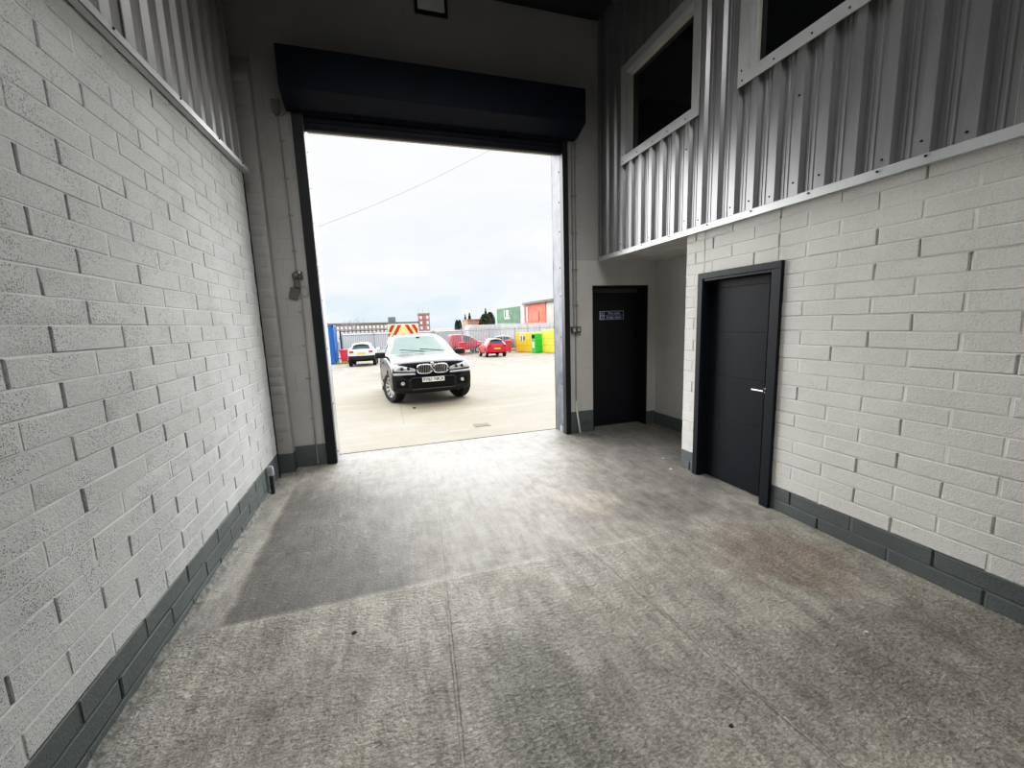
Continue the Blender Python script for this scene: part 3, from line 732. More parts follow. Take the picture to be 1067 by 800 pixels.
# ------------------------------------------------------------------ outside: ground
SL = .038
def gz_(y): return -SL*(min(y, 40)-5.9) if y > 5.9 else 0
mb = MB(); nx, ny = 20, 34
xs = [-60+140*i/nx for i in range(nx+1)]; ysl = [5.89, 8, 12, 18, 24, 30, 36, 40, 60, 100, 180, 320]
vs = [(x, y, gz_(y)-.004) for y in ysl for x in xs]; w = len(xs)
mb.add(vs, [(j*w+i, j*w+i+1, (j+1)*w+i+1, (j+1)*w+i) for j in range(len(ysl)-1) for i in range(nx)])
struct(mb.build('ground', M['yard'], recalc=False), 'pale beige concrete yard outside', 'ground')
# drain grate
dr = empty('drain_grate', (1.55, 6.78, gz_(6.78)), 0, 'small rectangular drain grate in the yard concrete', 'drain')
dr.rotation_euler = (-math.atan(SL), 0, .0)
mb = MB(); mb.box(-.14, .14, -.13, .13, -.006, .002); mb.build('surround', mat('grate_iron', (.24, .215, .17), .8), dr)
mb = MB()
for i in range(9): mb.box(-.125+.028*i, -.113+.028*i, -.11, .11, .0022, .005)
mb.build('bars', mat('grate_bars', (.15, .135, .11), .8), dr)
chip2 = MB(); chip2.lathe([(0, .03), (.03, .02), (.035, 0)], 8, axis='z'); o = chip2.build('stone', leafm); o.location = (.60, 9.3, gz_(9.3)); tag(o, 'small dark stone on the yard in front of the black car', 'stone')
# ground frame for things standing on the sloping yard
def stand(o, x, y, heading):
    """heading: direction of local -Y, as an angle from -Y toward +X"""
    n = Vector((0, SL if y < 40 else 0, 1)).normalized()
    fwd = Vector((math.sin(heading), -math.cos(heading), 0)); fwd = (fwd - n*fwd.dot(n)).normalized()
    yv = -fwd; xv = yv.cross(n)
    o.matrix_world = basis(xv, yv, n, (x, y, gz_(y)))

# ------------------------------------------------------------------ cars
def paint(name, col, rough=.22, metal=0.0, coat=.25, spec=.35):
    t = NT(name); n = t.noise(t.pos(), 2.5, 3)
    t.out(Base_Color=t.mix(n, tuple(c*.95 for c in col), col), Roughness=rough, Metallic=metal)
    t.b.inputs['Coat Weight'].default_value = coat; t.b.inputs['Specular IOR Level'].default_value = spec; t.b.inputs['Coat Roughness'].default_value = .06
    return t.m
M['car_black'] = paint('black_blue_car_paint', (.010, .013, .022), .25, 0, 0.0, .12)
M['car_white'] = paint('white_car_paint', (.80, .81, .82), .35)
M['car_red'] = paint('red_car_paint', (.62, .02, .05), .35)
M['van_red'] = paint('red_van_paint', (.55, .05, .07), .45)
M['screen'] = mat('sky_lit_windscreen', (.42, .56, .53), .12, .55, .05)  # pale aqua base carries the sky's reflection as colour
M['side_glass'] = mat('tinted_side_glass', (.03, .04, .05), .08, .1, .05)
M['rear_glass'] = mat('rear_glass_reflecting', (.10, .13, .14), .1, .3, .05)
M['arch'] = mat('wheel_arch_liner', (.006, .006, .006), .9)
M['rim'] = mat('silver_alloy', (.70, .70, .71), .28, .8, .05)
M['headlamp'] = mat('headlamp_lens', (.55, .58, .60), .12, .5, .2, 20)
M['silver'] = mat('silver_bumper_strip', (.55, .57, .62), .3, .5)
M['taillamp'] = mat('red_tail_lamp', (.45, .01, .02), .2)
M['plate_y'] = mat('yellow_number_plate', (.75, .60, .06), .4)
M['plate_w'] = mat('white_number_plate', (.80, .80, .78), .4)
M['lower_black'] = mat('black_lower_trim', (.012, .012, .013), .55)

SURF = {}
REG = ['body', 'bonnet', 'roof', 'windscreen', 'side_window', 'rear_window', 'lower_trim', 'pillar', 'arch_liner']
def make_car(root, st, region, mats, axles, wr_, track, wheel_w=.24, steer=0.0, lvl=2, spokes=10):
    """st: stations front to rear (y, zbot, w, zbelt, wt, ztop)"""
    ring = []
    for (y, zb, w, zs, wt, ztp) in st:
        P = [(0, zb), (.84*w, zb), (.975*w, zb+.10), (w, zb+(zs-zb)*.5), (.975*w, zs-.07), (.93*w, zs), (wt, ztp-(.07 if ztp-zs > .25 else .035)), (wt*.8, ztp-.012), (0, ztp)]
        R = [(x, y, z) for x, z in P]; Lh = [(-x, y, z) for x, z in P[1:8]][::-1]
        ring.append(R+Lh)
    nv = 16; bm = bmesh.new(); vv = [[bm.verts.new(p) for p in r] for r in ring]
    cl = bm.edges.layers.float.new('crease_edge')
    for i in range(len(st)-1):
        for s in range(16):
            k = s if s < 8 else 15-s
            f = bm.faces.new((vv[i][s], vv[i][(s+1) % 16], vv[i+1][(s+1) % 16], vv[i+1][s]))
            f.material_index = REG.index(region(i, k)); f.smooth = True
    for i, end in ((0, 0), (len(st)-1, 1)):
        r = vv[i]
        for k in range(8):
            a, b = r[k], r[k+1]; c, d = r[(16-k-1) % 16], r[(16-k) % 16]
            quad = [a, b, c, d] if k not in (0, 7) else ([r[0], r[1], r[15]] if k == 0 else [r[7], r[8], r[9]])
            if end == 1: quad.reverse()
            f = bm.faces.new(quad); f.material_index = REG.index(region(-1 if end == 0 else -2, k)); f.smooth = True
    for e in bm.edges:
        ms = {f.material_index for f in e.link_faces}
        if len(ms) == 2:
            gl = ms & {3, 4, 5}
            e[cl] = .75 if gl else (.4 if 6 in ms else .0)
    bmesh.ops.recalc_face_normals(bm, faces=bm.faces)
    me = bpy.data.meshes.new('shell'); bm.to_mesh(me); bm.free()
    for r in REG: me.materials.append(mats.get(r, mats['body']))
    so = bpy.data.objects.new('shell_tmp', me); C.objects.link(so)
    ss = so.modifiers.new('s', 'SUBSURF'); ss.levels = lvl; ss.render_levels = lvl
    cm = MB()
    hw = track/2
    for ay in axles:
        for sg_ in (-1, 1):
            a_, b_ = sorted((sg_*(hw-.17), sg_*(hw+.45)))
            cm.lathe([(0, a_), (wr_+.055, a_), (wr_+.055, b_), (0, b_)], 32, axis='x', c=(0, ay, wr_+.01))
    co = cm.build('cut_tmp', [bpy.data.materials[m.name] for m in [mats.get(r, mats['body']) for r in REG]])
    bmc = bmesh.new(); bmc.from_mesh(co.data); bmesh.ops.remove_doubles(bmc, verts=bmc.verts, dist=1e-5); bmesh.ops.recalc_face_normals(bmc, faces=bmc.faces); bmc.to_mesh(co.data); bmc.free()
    for p in co.data.polygons: p.material_index = 8
    bo = so.modifiers.new('b', 'BOOLEAN'); bo.operation = 'DIFFERENCE'; bo.object = co; bo.solver = 'EXACT'
    bpy.context.view_layer.update(); dg = bpy.context.evaluated_depsgraph_get()
    res = bpy.data.meshes.new_from_object(so.evaluated_get(dg))
    bpy.data.objects.remove(so); bpy.data.objects.remove(co)
    groups = {}
    for p in res.polygons: groups.setdefault(p.material_index, []).append(p)
    for gi, polys in groups.items():
        for side, fb in (((-1, 0), (1, 0)) if REG[gi] == 'side_window' else ((-1, -1), (-1, 1), (1, -1), (1, 1)) if REG[gi] == 'arch_liner' else ((0, 0),)):
            idx = {}; vs = []; fs = []
            for p in polys:
                if side and p.center.x*side < 0: continue
                if fb and p.center.y*fb < 0: continue
                f = []
                for vi in p.vertices:
                    if vi not in idx: idx[vi] = len(vs); vs.append(tuple(res.vertices[vi].co))
                    f.append(idx[vi])
                fs.append(f)
            if not fs: continue
            m = bpy.data.meshes.new(REG[gi]); m.from_pydata(vs, [], fs); m.materials.append(mats.get(REG[gi], mats['body']))
            m.polygons.foreach_set('use_smooth', [True]*len(m.polygons)); m.update(); m.set_sharp_from_angle(angle=math.radians(50))
            o = bpy.data.objects.new(REG[gi], m); C.objects.link(o); o.parent = root
    from mathutils.bvhtree import BVHTree
    bvh = BVHTree.FromPolygons([v.co.copy() for v in res.vertices], [tuple(p.vertices) for p in res.polygons])
    def surf(x, z, front=True):
        h = bvh.ray_cast(Vector((x, -5 if front else 5, z)), Vector((0, 1 if front else -1, 0)))
        return h[0].y if h[0] else (-2.1 if front else 2.1)
    SURF[root.name] = surf
    bpy.data.meshes.remove(res)
    # wheels
    for ai, ay in enumerate(axles):
        for sg_ in (-1, 1):
            m = MB(); t2 = wheel_w/2
            prof = [(wr_*.66, -t2*.9), (wr_*.80, -t2), (wr_*.94, -t2*.95), (wr_, -t2*.72), (wr_, t2*.72), (wr_*.94, t2*.95), (wr_*.80, t2), (wr_*.66, t2*.9)]
            m.lathe(prof, 36, axis='x')
            wh = m.build('wheel', M['tyre'], root, smooth=True, recalc=False)
            wh.location = (sg_*(hw-.02), ay, wr_)
            if ai == 0: wh.rotation_euler = (0, 0, steer)
            m = MB(); o_ = sg_
            m.lathe([(wr_*.68, -t2*.9*o_), (wr_*.68, t2*.86*o_), (wr_*.64, t2*.9*o_), (wr_*.62, t2*.6*o_), (wr_*.60, 0*o_), (0, 0)], 36, axis='x')
            m.lathe([(0, t2*.7*o_), (wr_*.14, t2*.7*o_), (wr_*.15, t2*.3*o_)], 16, axis='x')
            for q in range(spokes):
                a = 2*PI*q/spokes
                m.xf = Matrix.Rotation(a, 4, 'X')
                m.add([(t2*.62*o_, -wr_*.035, wr_*.1), (t2*.62*o_, wr_*.035, wr_*.1), (t2*.80*o_, wr_*.055, wr_*.64), (t2*.80*o_, -wr_*.055, wr_*.64),
                       (t2*.25*o_, -wr_*.035, wr_*.1), (t2*.25*o_, wr_*.035, wr_*.1), (t2*.3*o_, wr_*.055, wr_*.64), (t2*.3*o_, -wr_*.055, wr_*.64)],
                      [(0,1,2,3), (7,6,5,4), (0,4,5,1), (1,5,6,2), (2,6,7,3), (3,7,4,0)])
            m.xf = Matrix.Identity(4)
            m.build('rim', M['rim'], wh, smooth=True, recalc=False, sharp=30)
    return root

def mirror(root, side, y, z, w=.10, m=None, reach=1.0):
    mb = MB(); mb.xf = Matrix.Translation((side*reach, y, z)) @ Matrix.Rotation(side*.15, 4, 'Z')
    mb.box(-.13, .13, -.07, .05, -.075, .085, bev=.045); mb.box(-side*.26-.03*side if 0 else min(-side*.10, -side*.25), max(-side*.10, -side*.25), -.02, .03, -.07, -.03, bev=.012)
    return mb.build('wing_mirror', m or M['black'], root, smooth=True)

# --- the black SUV
car = empty('sports_utility_car', label='black five door off-roader parked facing the doorway with twin oval grilles', cat='car')
st = [(-2.38, .34, .87, .88, .76, .93), (-2.33, .27, .935, .94, .80, 1.00), (-2.05, .25, .965, 1.00, .84, 1.07), (-1.45, .27, .965, 1.06, .86, 1.145), (-1.02, .27, .965, 1.09, .875, 1.185),
      (-.28, .27, .965, 1.115, .71, 1.63), (-.10, .27, .965, 1.12, .70, 1.68), (.55, .27, .965, 1.13, .69, 1.725), (.66, .27, .965, 1.13, .69, 1.725), (1.50, .28, .96, 1.14, .66, 1.70), (1.62, .28, .96, 1.15, .655, 1.69),
      (2.10, .30, .94, 1.17, .56, 1.67), (2.30, .33, .91, 1.16, .60, 1.24), (2.42, .40, .86, 1.0, .62, 1.06)]
def reg(i, k):
    if i == -1: return 'lower_trim' if k < 3 else 'body'
    if i == -2: return 'lower_trim' if k < 2 else 'body'
    if i == 4 and k >= 6: return 'windscreen'
    if i in (1, 2, 3) and k >= 6: return 'bonnet'
    if i >= 6 and i <= 10 and k >= 6: return 'roof'
    if k == 5 and i in (6, 8, 10): return 'side_window'
    if i == 11 and k >= 6: return 'rear_window'
    if k in (0, 1): return 'lower_trim'
    if i == 0 and k < 4: return 'lower_trim'
    return 'body'
mats = dict(body=M['car_black'], bonnet=M['car_black'], roof=M['car_black'], windscreen=M['screen'], side_window=M['side_glass'], rear_window=M['side_glass'], lower_trim=M['lower_black'], arch_liner=M['arch'])
make_car(car, st, reg, mats, (-1.47, 1.46), .375, 1.68, .26, steer=.38, spokes=10)
# grilles
for s in (-1, 1):
    mb = MB(); c0 = (s*.19, -2.392, .835); n = 28
    def sup(a, rx, rz, e=.62):
        ca, sa = math.cos(a), math.sin(a)
        return (rx*math.copysign(abs(ca)**e, ca), rz*math.copysign(abs(sa)**e, sa))
    pts = []
    for q in range(n+1):
        x, z = sup(2*PI*q/n, .172, .103); pts.append((c0[0]+x, c0[1]-.012-z*.0, c0[2]+z))
    mb.tube(pts, .014, 8, cap=False)
    g = mb.build('grille', M['chrome'], car, smooth=True); g['label'] = 'chrome framed oval grille'
    mb = MB(); vs = [(c0[0], c0[1]+.0, c0[2])]+[(c0[0]+sup(2*PI*q/n, .167, .099)[0], c0[1]+.0, c0[2]+sup(2*PI*q/n, .167, .099)[1]) for q in range(n)]
    mb.add(vs, [(0, q+1, (q+1) % n+1) for q in range(n)]); mb.build('grille_backing', M['arch'], g)
    mb = MB()
    for q in range(8):
        x = -.136+.039*q; hh = .099*(1-abs(x/.172)**3.2)**.31
        mb.box(c0[0]+x-.007, c0[0]+x+.007, c0[1]-.018, c0[1]-.002, c0[2]-hh, c0[2]+hh)
    mb.build('grille_bars', M['chrome'], g)
# headlamps, strips and openings follow the nose of the body
sf = SURF['sports_utility_car']
def skin(name, m, xz, NU, NV, off, parent, bulge=0.0, thick=.02):
    vs = []
    for iu in range(NU+1):
        for iv in range(NV+1):
            x, z = xz(iu/NU, iv/NV)
            vs.append((x, sf(x, z)-off-bulge*math.sin(PI*iv/NV)*math.sin(PI*min(.98, iu/NU+.02)), z))
    q = MB(); q.add(vs, [(a*(NV+1)+b, (a+1)*(NV+1)+b, (a+1)*(NV+1)+b+1, a*(NV+1)+b+1) for a in range(NU) for b in range(NV)])
    o = q.build(name, m, parent, smooth=True, recalc=False); so = o.modifiers.new('s', 'SOLIDIFY'); so.thickness = thick; so.offset = 0
    return o
for s in (-1, 1):
    def hz(u, v):
        lo = .785+.03*u; hi = .845+.115*min(1, u*1.15)**.8
        return s*(.395+.485*u), lo+(hi-lo)*v
    hl = skin('headlamp', M['headlamp'], hz, 14, 6, .012, car, .012)
    for xx in (.56, .70):
        yy_ = sf(s*xx, .865)
        mb = MB(); mb.lathe([(.034, .012), (.040, 0), (.036, -.012), (.02, -.020), (0, -.022)], 20, axis='y', c=(s*xx, yy_-.024, .865)); mb.build('lamp_ring', M['side_glass'], hl, smooth=True)
    skin('bumper_strip', M['silver'], lambda u, v: (s*(.40+.50*u), .712+.01*u+(.045+.012*u)*v), 12, 2, .008, car, .006)
    skin('fog_lamp_surround', M['arch'], lambda u, v: (s*(.57+.27*u), .43+.01*u+(.20-.03*u)*v), 8, 4, .003, car, 0, .01)
    yy_ = sf(s*.70, .53)
    mb = MB(); mb.lathe([(.0, -.02), (.040, -.018), (.048, -.006), (.048, .02)], 20, axis='y', c=(s*.70, yy_-.005, .53)); f_ = mb.build('fog_lamp', M['headlamp'], car, smooth=True)
ik = skin('intake', M['arch'], lambda u, v: (-.50+1.0*u, .39+.24*v), 16, 4, .004, car, 0, .01)
mb = MB()
mb.tube([(-.55, -2.395, .58), (-.49, -2.405, .645), (.49, -2.405, .645), (.55, -2.395, .58)], .011, 8); mb.tube([(-.50, -2.385, .375), (.50, -2.385, .375)], .016, 8); mb.build('intake_trim', mat('dark_grey_trim', (.07, .07, .075), .4), ik, smooth=True)
mb = MB(); mb.box(-.26, .26, -2.425, -2.395, .535, .645, bev=.004); npl = mb.build('number_plate', M['plate_w'], car); npl['label'] = 'white number plate'
text_mesh('lettering', 'FY61 NKX', .105, M['black'], npl, basis((1, 0, 0), (0, 0, 1), (0, -1, 0), (0, -2.4265, .590)), .001, .0015)
mb = MB(); mb.lathe([(0, -.006), (.036, -.004), (.042, 0), (.042, .01)], 20, axis='y', c=(0, -2.385, .955)); mb.build('badge', M['chrome'], car, smooth=True)
for s in (-1, 1): mirror(car, s, -.78, 1.16, reach=1.06)
for s, x0 in ((-1, .30), (1, -.35)):
    mb = MB(); mb.tube([(x0*1.9 if s < 0 else .05, -1.03, 1.215), ((x0*1.9 if s < 0 else .05)-.62, -.93, 1.285)], .011, 6); mb.build('wiper', M['black'], car)
for s in (-1, 1):
    mb = MB(); mb.tube([(s*.62, -.05, 1.67), (s*.63, .05, 1.73), (s*.635, .7, 1.77), (s*.62, 1.6, 1.745), (s*.58, 2.0, 1.68)], .017, 8); mb.build('roof_rail', M['black'], car, smooth=True)
mb = MB(); mb.box(-.05, .05, -.36, -.30, 1.57, 1.61, bev=.01); mb.build('sensor', M['black'], car)
for s in (-1, 1):
    for y in (-.05, .95):
        mb = MB(); mb.box(min(s*.955, s*.985), max(s*.955, s*.985), y, y+.17, .93, .96, bev=.008); mb.build('door_handle', M['car_black'], car)
    mb = MB(); mb.box(min(s*.88, s*1.0), max(s*.88, s*1.0), -.95, .95, .27, .33, bev=.02); mb.build('running_board', M['lower_black'], car)
HX = math.radians(3.4)
fw = Vector((math.sin(HX), -math.cos(HX))); axc = Vector((1.055, 10.62))
cc = axc - fw*1.47
stand(car, cc.x, cc.y, HX)

# --- generic rear details helper
def rear_bits(root, yr, plate_z, ply, lamp, lampz, mats_, hl=.5):
    mb = MB(); mb.box(-.26, .26, yr+.01, yr+.03, plate_z-.055, plate_z+.055, bev=.004); p = mb.build('number_plate', ply, root); p['label'] = 'yellow number plate'
    for s in (-1, 1):
        mb = MB(); mb.xf = Matrix.Translation((s*(lamp-.06), yr-.07, lampz)); mb.box(-.13, .13, -.05, .09, -.06, .07, bev=.035); o = mb.build('tail_lamp', M['taillamp'], root, smooth=True)

# white crossover, seen from behind
wc = empty('crossover_car', label='white crossover car with black lower bumper parked tail first by the fence', cat='car')
st = [(-2.15, .40, .74, .80, .60, .84), (-2.08, .30, .82, .86, .66, .92), (-1.6, .28, .89, .95, .72, 1.02), (-1.0, .28, .90, 1.0, .74, 1.08),
      (-.2, .28, .90, 1.03, .58, 1.50), (.1, .28, .90, 1.04, .58, 1.58), (.75, .28, .90, 1.06, .57, 1.60), (.85, .28, .90, 1.06, .57, 1.60), (1.45, .30, .895, 1.10, .54, 1.56), (1.70, .32, .88, 1.12, .52, 1.50), (2.02, .36, .86, 1.10, .60, 1.16), (2.14, .42, .83, .98, .66, 1.04)]
def regc(i, k):
    if i == -1: return 'lower_trim' if k < 2 else 'body'
    if i == -2: return 'lower_trim' if k < 3 else 'body'
    if i == 3 and k >= 6: return 'windscreen'
    if k == 5 and i in (4, 5, 7): return 'side_window'
    if i == 9 and k >= 6: return 'rear_window'
    if 5 <= i <= 8 and k >= 6: return 'roof'
    if i >= 9 and k < 3: return 'lower_trim'
    if k < 2: return 'lower_trim'
    return 'body'
mw = dict(body=M['car_white'], windscreen=M['side_glass'], side_window=M['side_glass'], rear_window=M['rear_glass'], lower_trim=M['lower_black'], arch_liner=M['arch'])
make_car(wc, st, regc, mw, (-1.32, 1.33), .34, 1.62, .23, lvl=1)
rear_bits(wc, 2.15, .88, M['plate_y'], .68, .98, mw)
mb = MB(); mb.box(-.50, .50, 1.66, 1.86, 1.50, 1.535, bev=.012); mb.build('spoiler', M['car_white'], wc)
mb = MB(); mb.tube([(0, 2.16, .40), (0, 2.16, .41)], .03, 6)
for s in (-1, 1): mirror(wc, s, -.72, 1.10, m=M['car_white'], reach=1.0)
stand(wc, -1.25, 31.8, math.radians(178))   # nose away from the workshop
# red hatchback, three quarter rear
rc = empty('hatchback_car', label='red hatchback seen from its left rear corner by the fence', cat='car')
st = [(-1.95, .40, .70, .72, .56, .76), (-1.88, .28, .79, .80, .62, .86), (-1.4, .24, .835, .88, .66, .96), (-.95, .24, .84, .92, .68, 1.02),
      (-.15, .24, .84, .95, .54, 1.40), (.1, .24, .84, .96, .54, 1.455), (.55, .24, .84, .98, .54, 1.465), (.65, .24, .84, .98, .54, 1.465), (1.25, .25, .84, 1.02, .51, 1.43), (1.45, .26, .835, 1.03, .49, 1.39), (1.80, .30, .82, .98, .56, 1.04), (1.94, .38, .78, .80, .60, .86)]
def regr(i, k):
    if i == -1 or i == -2: return 'body'
    if i == 3 and k >= 6: return 'windscreen'
    if k == 5 and i in (4, 5, 7): return 'side_window'
    if i == 9 and k >= 6: return 'rear_window'
    if 5 <= i <= 8 and k >= 6: return 'roof'
    if k < 1: return 'lower_trim'
    return 'body'
mr = dict(body=M['car_red'], windscreen=M['side_glass'], side_window=M['side_glass'], rear_window=M['rear_glass'], lower_trim=M['lower_black'], arch_liner=M['arch'])
make_car(rc, st, regr, mr, (-1.24, 1.22), .31, 1.50, .20, lvl=1)
rear_bits(rc, 1.95, .66, M['plate_y'], .66, .90, mr)
mb = MB(); mb.box(-.50, .50, 1.40, 1.62, 1.395, 1.425, bev=.012); mb.build('spoiler', M['black'], rc)
for s in (-1, 1): mirror(rc, s, -.68, .98, m=M['car_red'], reach=.94)
stand(rc, 8.72, 33.1, math.radians(178))
# red van behind the fence
vn = empty('panel_van', label='red panel van parked side on behind the palisade fence', cat='van')
st = [(-2.2, .45, .80, .95, .66, 1.0), (-2.1, .35, .88, 1.02, .70, 1.08), (-1.5, .32, .93, 1.10, .75, 1.22), (-1.3, .32, .94, 1.12, .76, 1.28), (-.75, .32, .95, 1.15, .74, 1.75), (-.5, .32, .95, 1.15, .76, 1.84), (.15, .32, .95, 1.16, .78, 1.94), (.3, .32, .95, 1.16, .78, 1.95), (1.25, .32, .95, 1.16, .78, 1.95), (1.42, .4, .92, 1.15, .76, 1.88)]
def regv(i, k):
    if i == 3 and k >= 6: return 'windscreen'
    if k == 5 and i in (4, 5): return 'side_window'
    if k < 1: return 'lower_trim'
    return 'body'
mv = dict(body=M['van_red'], windscreen=M['side_glass'], side_window=M['rear_glass'], rear_window=M['side_glass'], lower_trim=M['lower_black'], arch_liner=M['arch'])
make_car(vn, st, regv, mv, (-1.4, .95), .33, 1.7, .2, lvl=1, spokes=6)
stand(vn, 8.05, 42.6, math.radians(98))
# grey hatchback behind the fence at the right
gc = empty('parked_grey_car', label='grey car glimpsed behind the fence right of the red hatchback', cat='car')
M['car_grey'] = paint('grey_car_paint', (.20, .21, .23))
mg = dict(mr); mg['body'] = M['car_grey']
st = [(-1.95, .40, .70, .72, .56, .76), (-1.88, .28, .79, .80, .62, .86), (-1.4, .24, .835, .88, .66, .96), (-.95, .24, .84, .92, .68, 1.02),
      (-.15, .24, .84, .95, .54, 1.48), (.1, .24, .84, .96, .54, 1.575), (.55, .24, .84, .98, .54, 1.585), (.65, .24, .84, .98, .54, 1.585), (1.25, .25, .84, 1.02, .51, 1.55), (1.45, .26, .835, 1.03, .49, 1.50), (1.80, .30, .82, .98, .56, 1.04), (1.94, .38, .78, .80, .60, .86)]
make_car(gc, st, regr, mg, (-1.24, 1.22), .31, 1.50, .20, lvl=1)
stand(gc, 13.3, 43.2, math.radians(70))
# white pickup with chevron board, mostly hidden by the black car
pk = empty('works_pickup', label='white works pickup mostly hidden behind the black car', cat='truck')
st = [(-2.5, .45, .78, .90, .62, .94), (-2.4, .36, .86, .95, .68, 1.0), (-1.8, .34, .90, 1.0, .72, 1.06), (-1.3, .34, .90, 1.02, .72, 1.08), (-.65, .34, .90, 1.04, .55, 1.46), (-.5, .34, .90, 1.04, .55, 1.52), (.5, .34, .90, 1.05, .55, 1.53), (.62, .34, .90, 1.05, .55, 1.50), (.80, .34, .90, 1.02, .70, 1.04), (2.3, .36, .90, 1.02, .70, 1.03), (2.4, .40, .88, .96, .68, .98)]
def regp(i, k):
    if i == 3 and k >= 6: return 'windscreen'
    if k == 5 and i == 5: return 'side_window'
    if i == 7 and k >= 6: return 'rear_window'
    if k < 1: return 'lower_trim'
    return 'body'
make_car(pk, st, regp, mw, (-1.55, 1.45), .34, 1.55, .22, lvl=1, spokes=6)
stand(pk, 1.05, 20.3, math.radians(3))
cb = empty('chevron_board', label='red and yellow chevron warning board in a white frame on the pickup roof', cat='sign')
mb = MB(); BW, BH = .64, .26
mb.box(-BW-.06, BW+.06, .0, .03, -.09, BH*2+.05, bev=.02); mb.box(-BW-.07, BW+.07, .03, .12, -.10, .02, bev=.02); mb.build('frame', M['white'], cb)
myel = mat('chevron_yellow', (.90, .72, .30), .5); mred = mat('chevron_red', (.50, .03, .02), .5)
mb = MB(); mb.box(-BW, BW, -.006, 0, 0, 2*BH); mb.build('yellow_panel', myel, cb)
mb = MB()
def clip_poly(poly, x0, x1):
    def cl(P, f, inside):
        out = []
        for i in range(len(P)):
            a, b = P[i], P[(i+1) % len(P)]
            if inside(a): out.append(a)
            if inside(a) != inside(b):
                tt = (f-a[0])/(b[0]-a[0]); out.append((f, a[1]+(b[1]-a[1])*tt))
        return out
    P = cl(poly, x0, lambda p: p[0] >= x0-1e-9)
    return cl(P, x1, lambda p: p[0] <= x1+1e-9) if P else []
for s in (-1, 1):
    for q in range(0, 4):
        xa = .07+q*.29
        P = [(xa, 2*BH), (xa+.16, 2*BH), (xa+.16+.30, 0), (xa+.30, 0)]
        P = clip_poly([(x, z) for x, z in P], 0, BW)
        if len(P) > 2: mb.prism([(s*x, z) for x, z in P], 'y', -.012, -.006)
mb.prism([(-.10, 0), (.10, 0), (0, .15)], 'y', -.012, -.006)
mb.build('red_chevrons', mred, cb)
cb.location = (1.04, 19.85, gz_(19.85)+1.57+.19)

# ------------------------------------------------------------------ yard furniture
# palisade fence
fe = empty('palisade_fence', (-3.3, 40, gz_(40)), 0, 'galvanised palisade fence with pointed pales across the back of the yard', 'fence')
M['pale'] = mat('galvanised_pale', (.36, .39, .45), .5, .25, .15, 8)
M['rail'] = mat('fence_rail_steel', (.20, .22, .26), .6, .3)
FH = 2.60; x = 0.0; bay = 2.72
for b in range(8):
    mb = MB(); xx = x+.09
    while xx < x+bay-.05:
        w = .027
        mb.add([(xx-w, -.02, .05), (xx, -.035, .05), (xx+w, -.02, .05), (xx-w, -.02, FH-.10), (xx, -.035, FH), (xx+w, -.02, FH-.10)], [(0, 1, 4, 3), (1, 2, 5, 4)])
        xx += .155
    mb.build('pale_panel', M['pale'], fe, recalc=False)
    for z in (.45, FH-.32):
        mb = MB(); mb.box(x, x+bay, -.01, .03, z, z+.05); mb.build('rail', M['rail'], fe)
    mb = MB(); mb.box(x-.05, x+.05, .0, .10, 0, FH-.05); mb.build('post', M['pale'], fe)
    x += bay
# dark gate frame at left end
gt = empty('yard_gate', (-3.35, 39.4, gz_(39.4)), 0, 'dark framed palisade gate left of the white car', 'gate')
mb = MB(); mb.box(-.06, .06, -.05, .05, 0, 2.75); mb.build('gate_post', M['black'], gt)
mb = MB(); mb.box(.06, 4.2, -.03, .03, 2.64, 2.71); mb.build('top_rail', M['black'], gt)
mb = MB()
for i in range(5): mb.box(-.95+.18*i, -.91+.18*i, -.02, .02, .05, 2.3)
mb.box(-1.1, -.06, -.02, .02, 2.05, 2.12); mb.box(-1.1, -.06, -.02, .02, .3, .36); mb.build('side_bars', M['black'], gt)
mb = MB(); mb.box(-1.15, -.12, -.06, -.03, 1.75, 2.62); mb.build('white_panel', M['white'], gt)
# blue container at the left
def container(name, x, y, L, W, H, z0, rz, col, label, cat='container', group=None, logo=None, doors=False):
    root = empty(name, (x, y, z0), rz, label, cat, group or ('stacked shipping containers' if name == 'shipping_container' else None))
    m = mat(name+'_paint', col, .6, 0, .15, .8)
    mb = MB(); pts = []; n = int(L/.28); 
    def corr(a0, a1, fixed, sgn, axis):
        n = max(2, int(abs(a1-a0)/.28)); st_ = (a1-a0)/n; P = []
        for i in range(n):
            a = a0+st_*i; P += [(a, 0), (a+st_*.35, 0), (a+st_*.5, .036), (a+st_*.85, .036)]
        P.append((a1, 0)); vs = []
        for a, d in P:
            q = fixed-sgn*d
            p = (a, q) if axis == 'x' else (q, a)
            vs += [(p[0], p[1], .16), (p[0], p[1], H-.12)]
        mb.add(vs, [(2*i, 2*i+2, 2*i+3, 2*i+1) for i in range(len(P)-1)])
    corr(.08, L-.08, 0.02, -1, 'x'); corr(.08, L-.08, W-.02, 1, 'x'); corr(.08, W-.08, .02, -1, 'y'); corr(.08, W-.08, L-.02, 1, 'y')
    mb.box(.03, L-.03, .03, W-.03, H-.06, H-.03)
    mb.build('wall_panels', m, root, recalc=False)
    mb = MB(); t = .10
    for a in (0, L-t):
        for b in (0, W-t): mb.box(a, a+t, b, b+t, 0, H)
    for z in (0, H-.12):
        mb.box(0, L, 0, t*.8, z, z+.15 if z == 0 else H); mb.box(0, L, W-t*.8, W, z, z+.15 if z == 0 else H)
        mb.box(0, t*.8, 0, W, z, z+.15 if z == 0 else H); mb.box(L-t*.8, L, 0, W, z, z+.15 if z == 0 else H)
    mb.build('frame', mat(name+'_frame', tuple(c*.75 for c in col), .6), root)
    return root
container('blue_container', -4.65, 35.6, 1.15, 2.4, 3.08, gz_(35.6), 0, (.035, .17, .50), 'tall blue metal storage unit at the left edge of the yard', 'container')
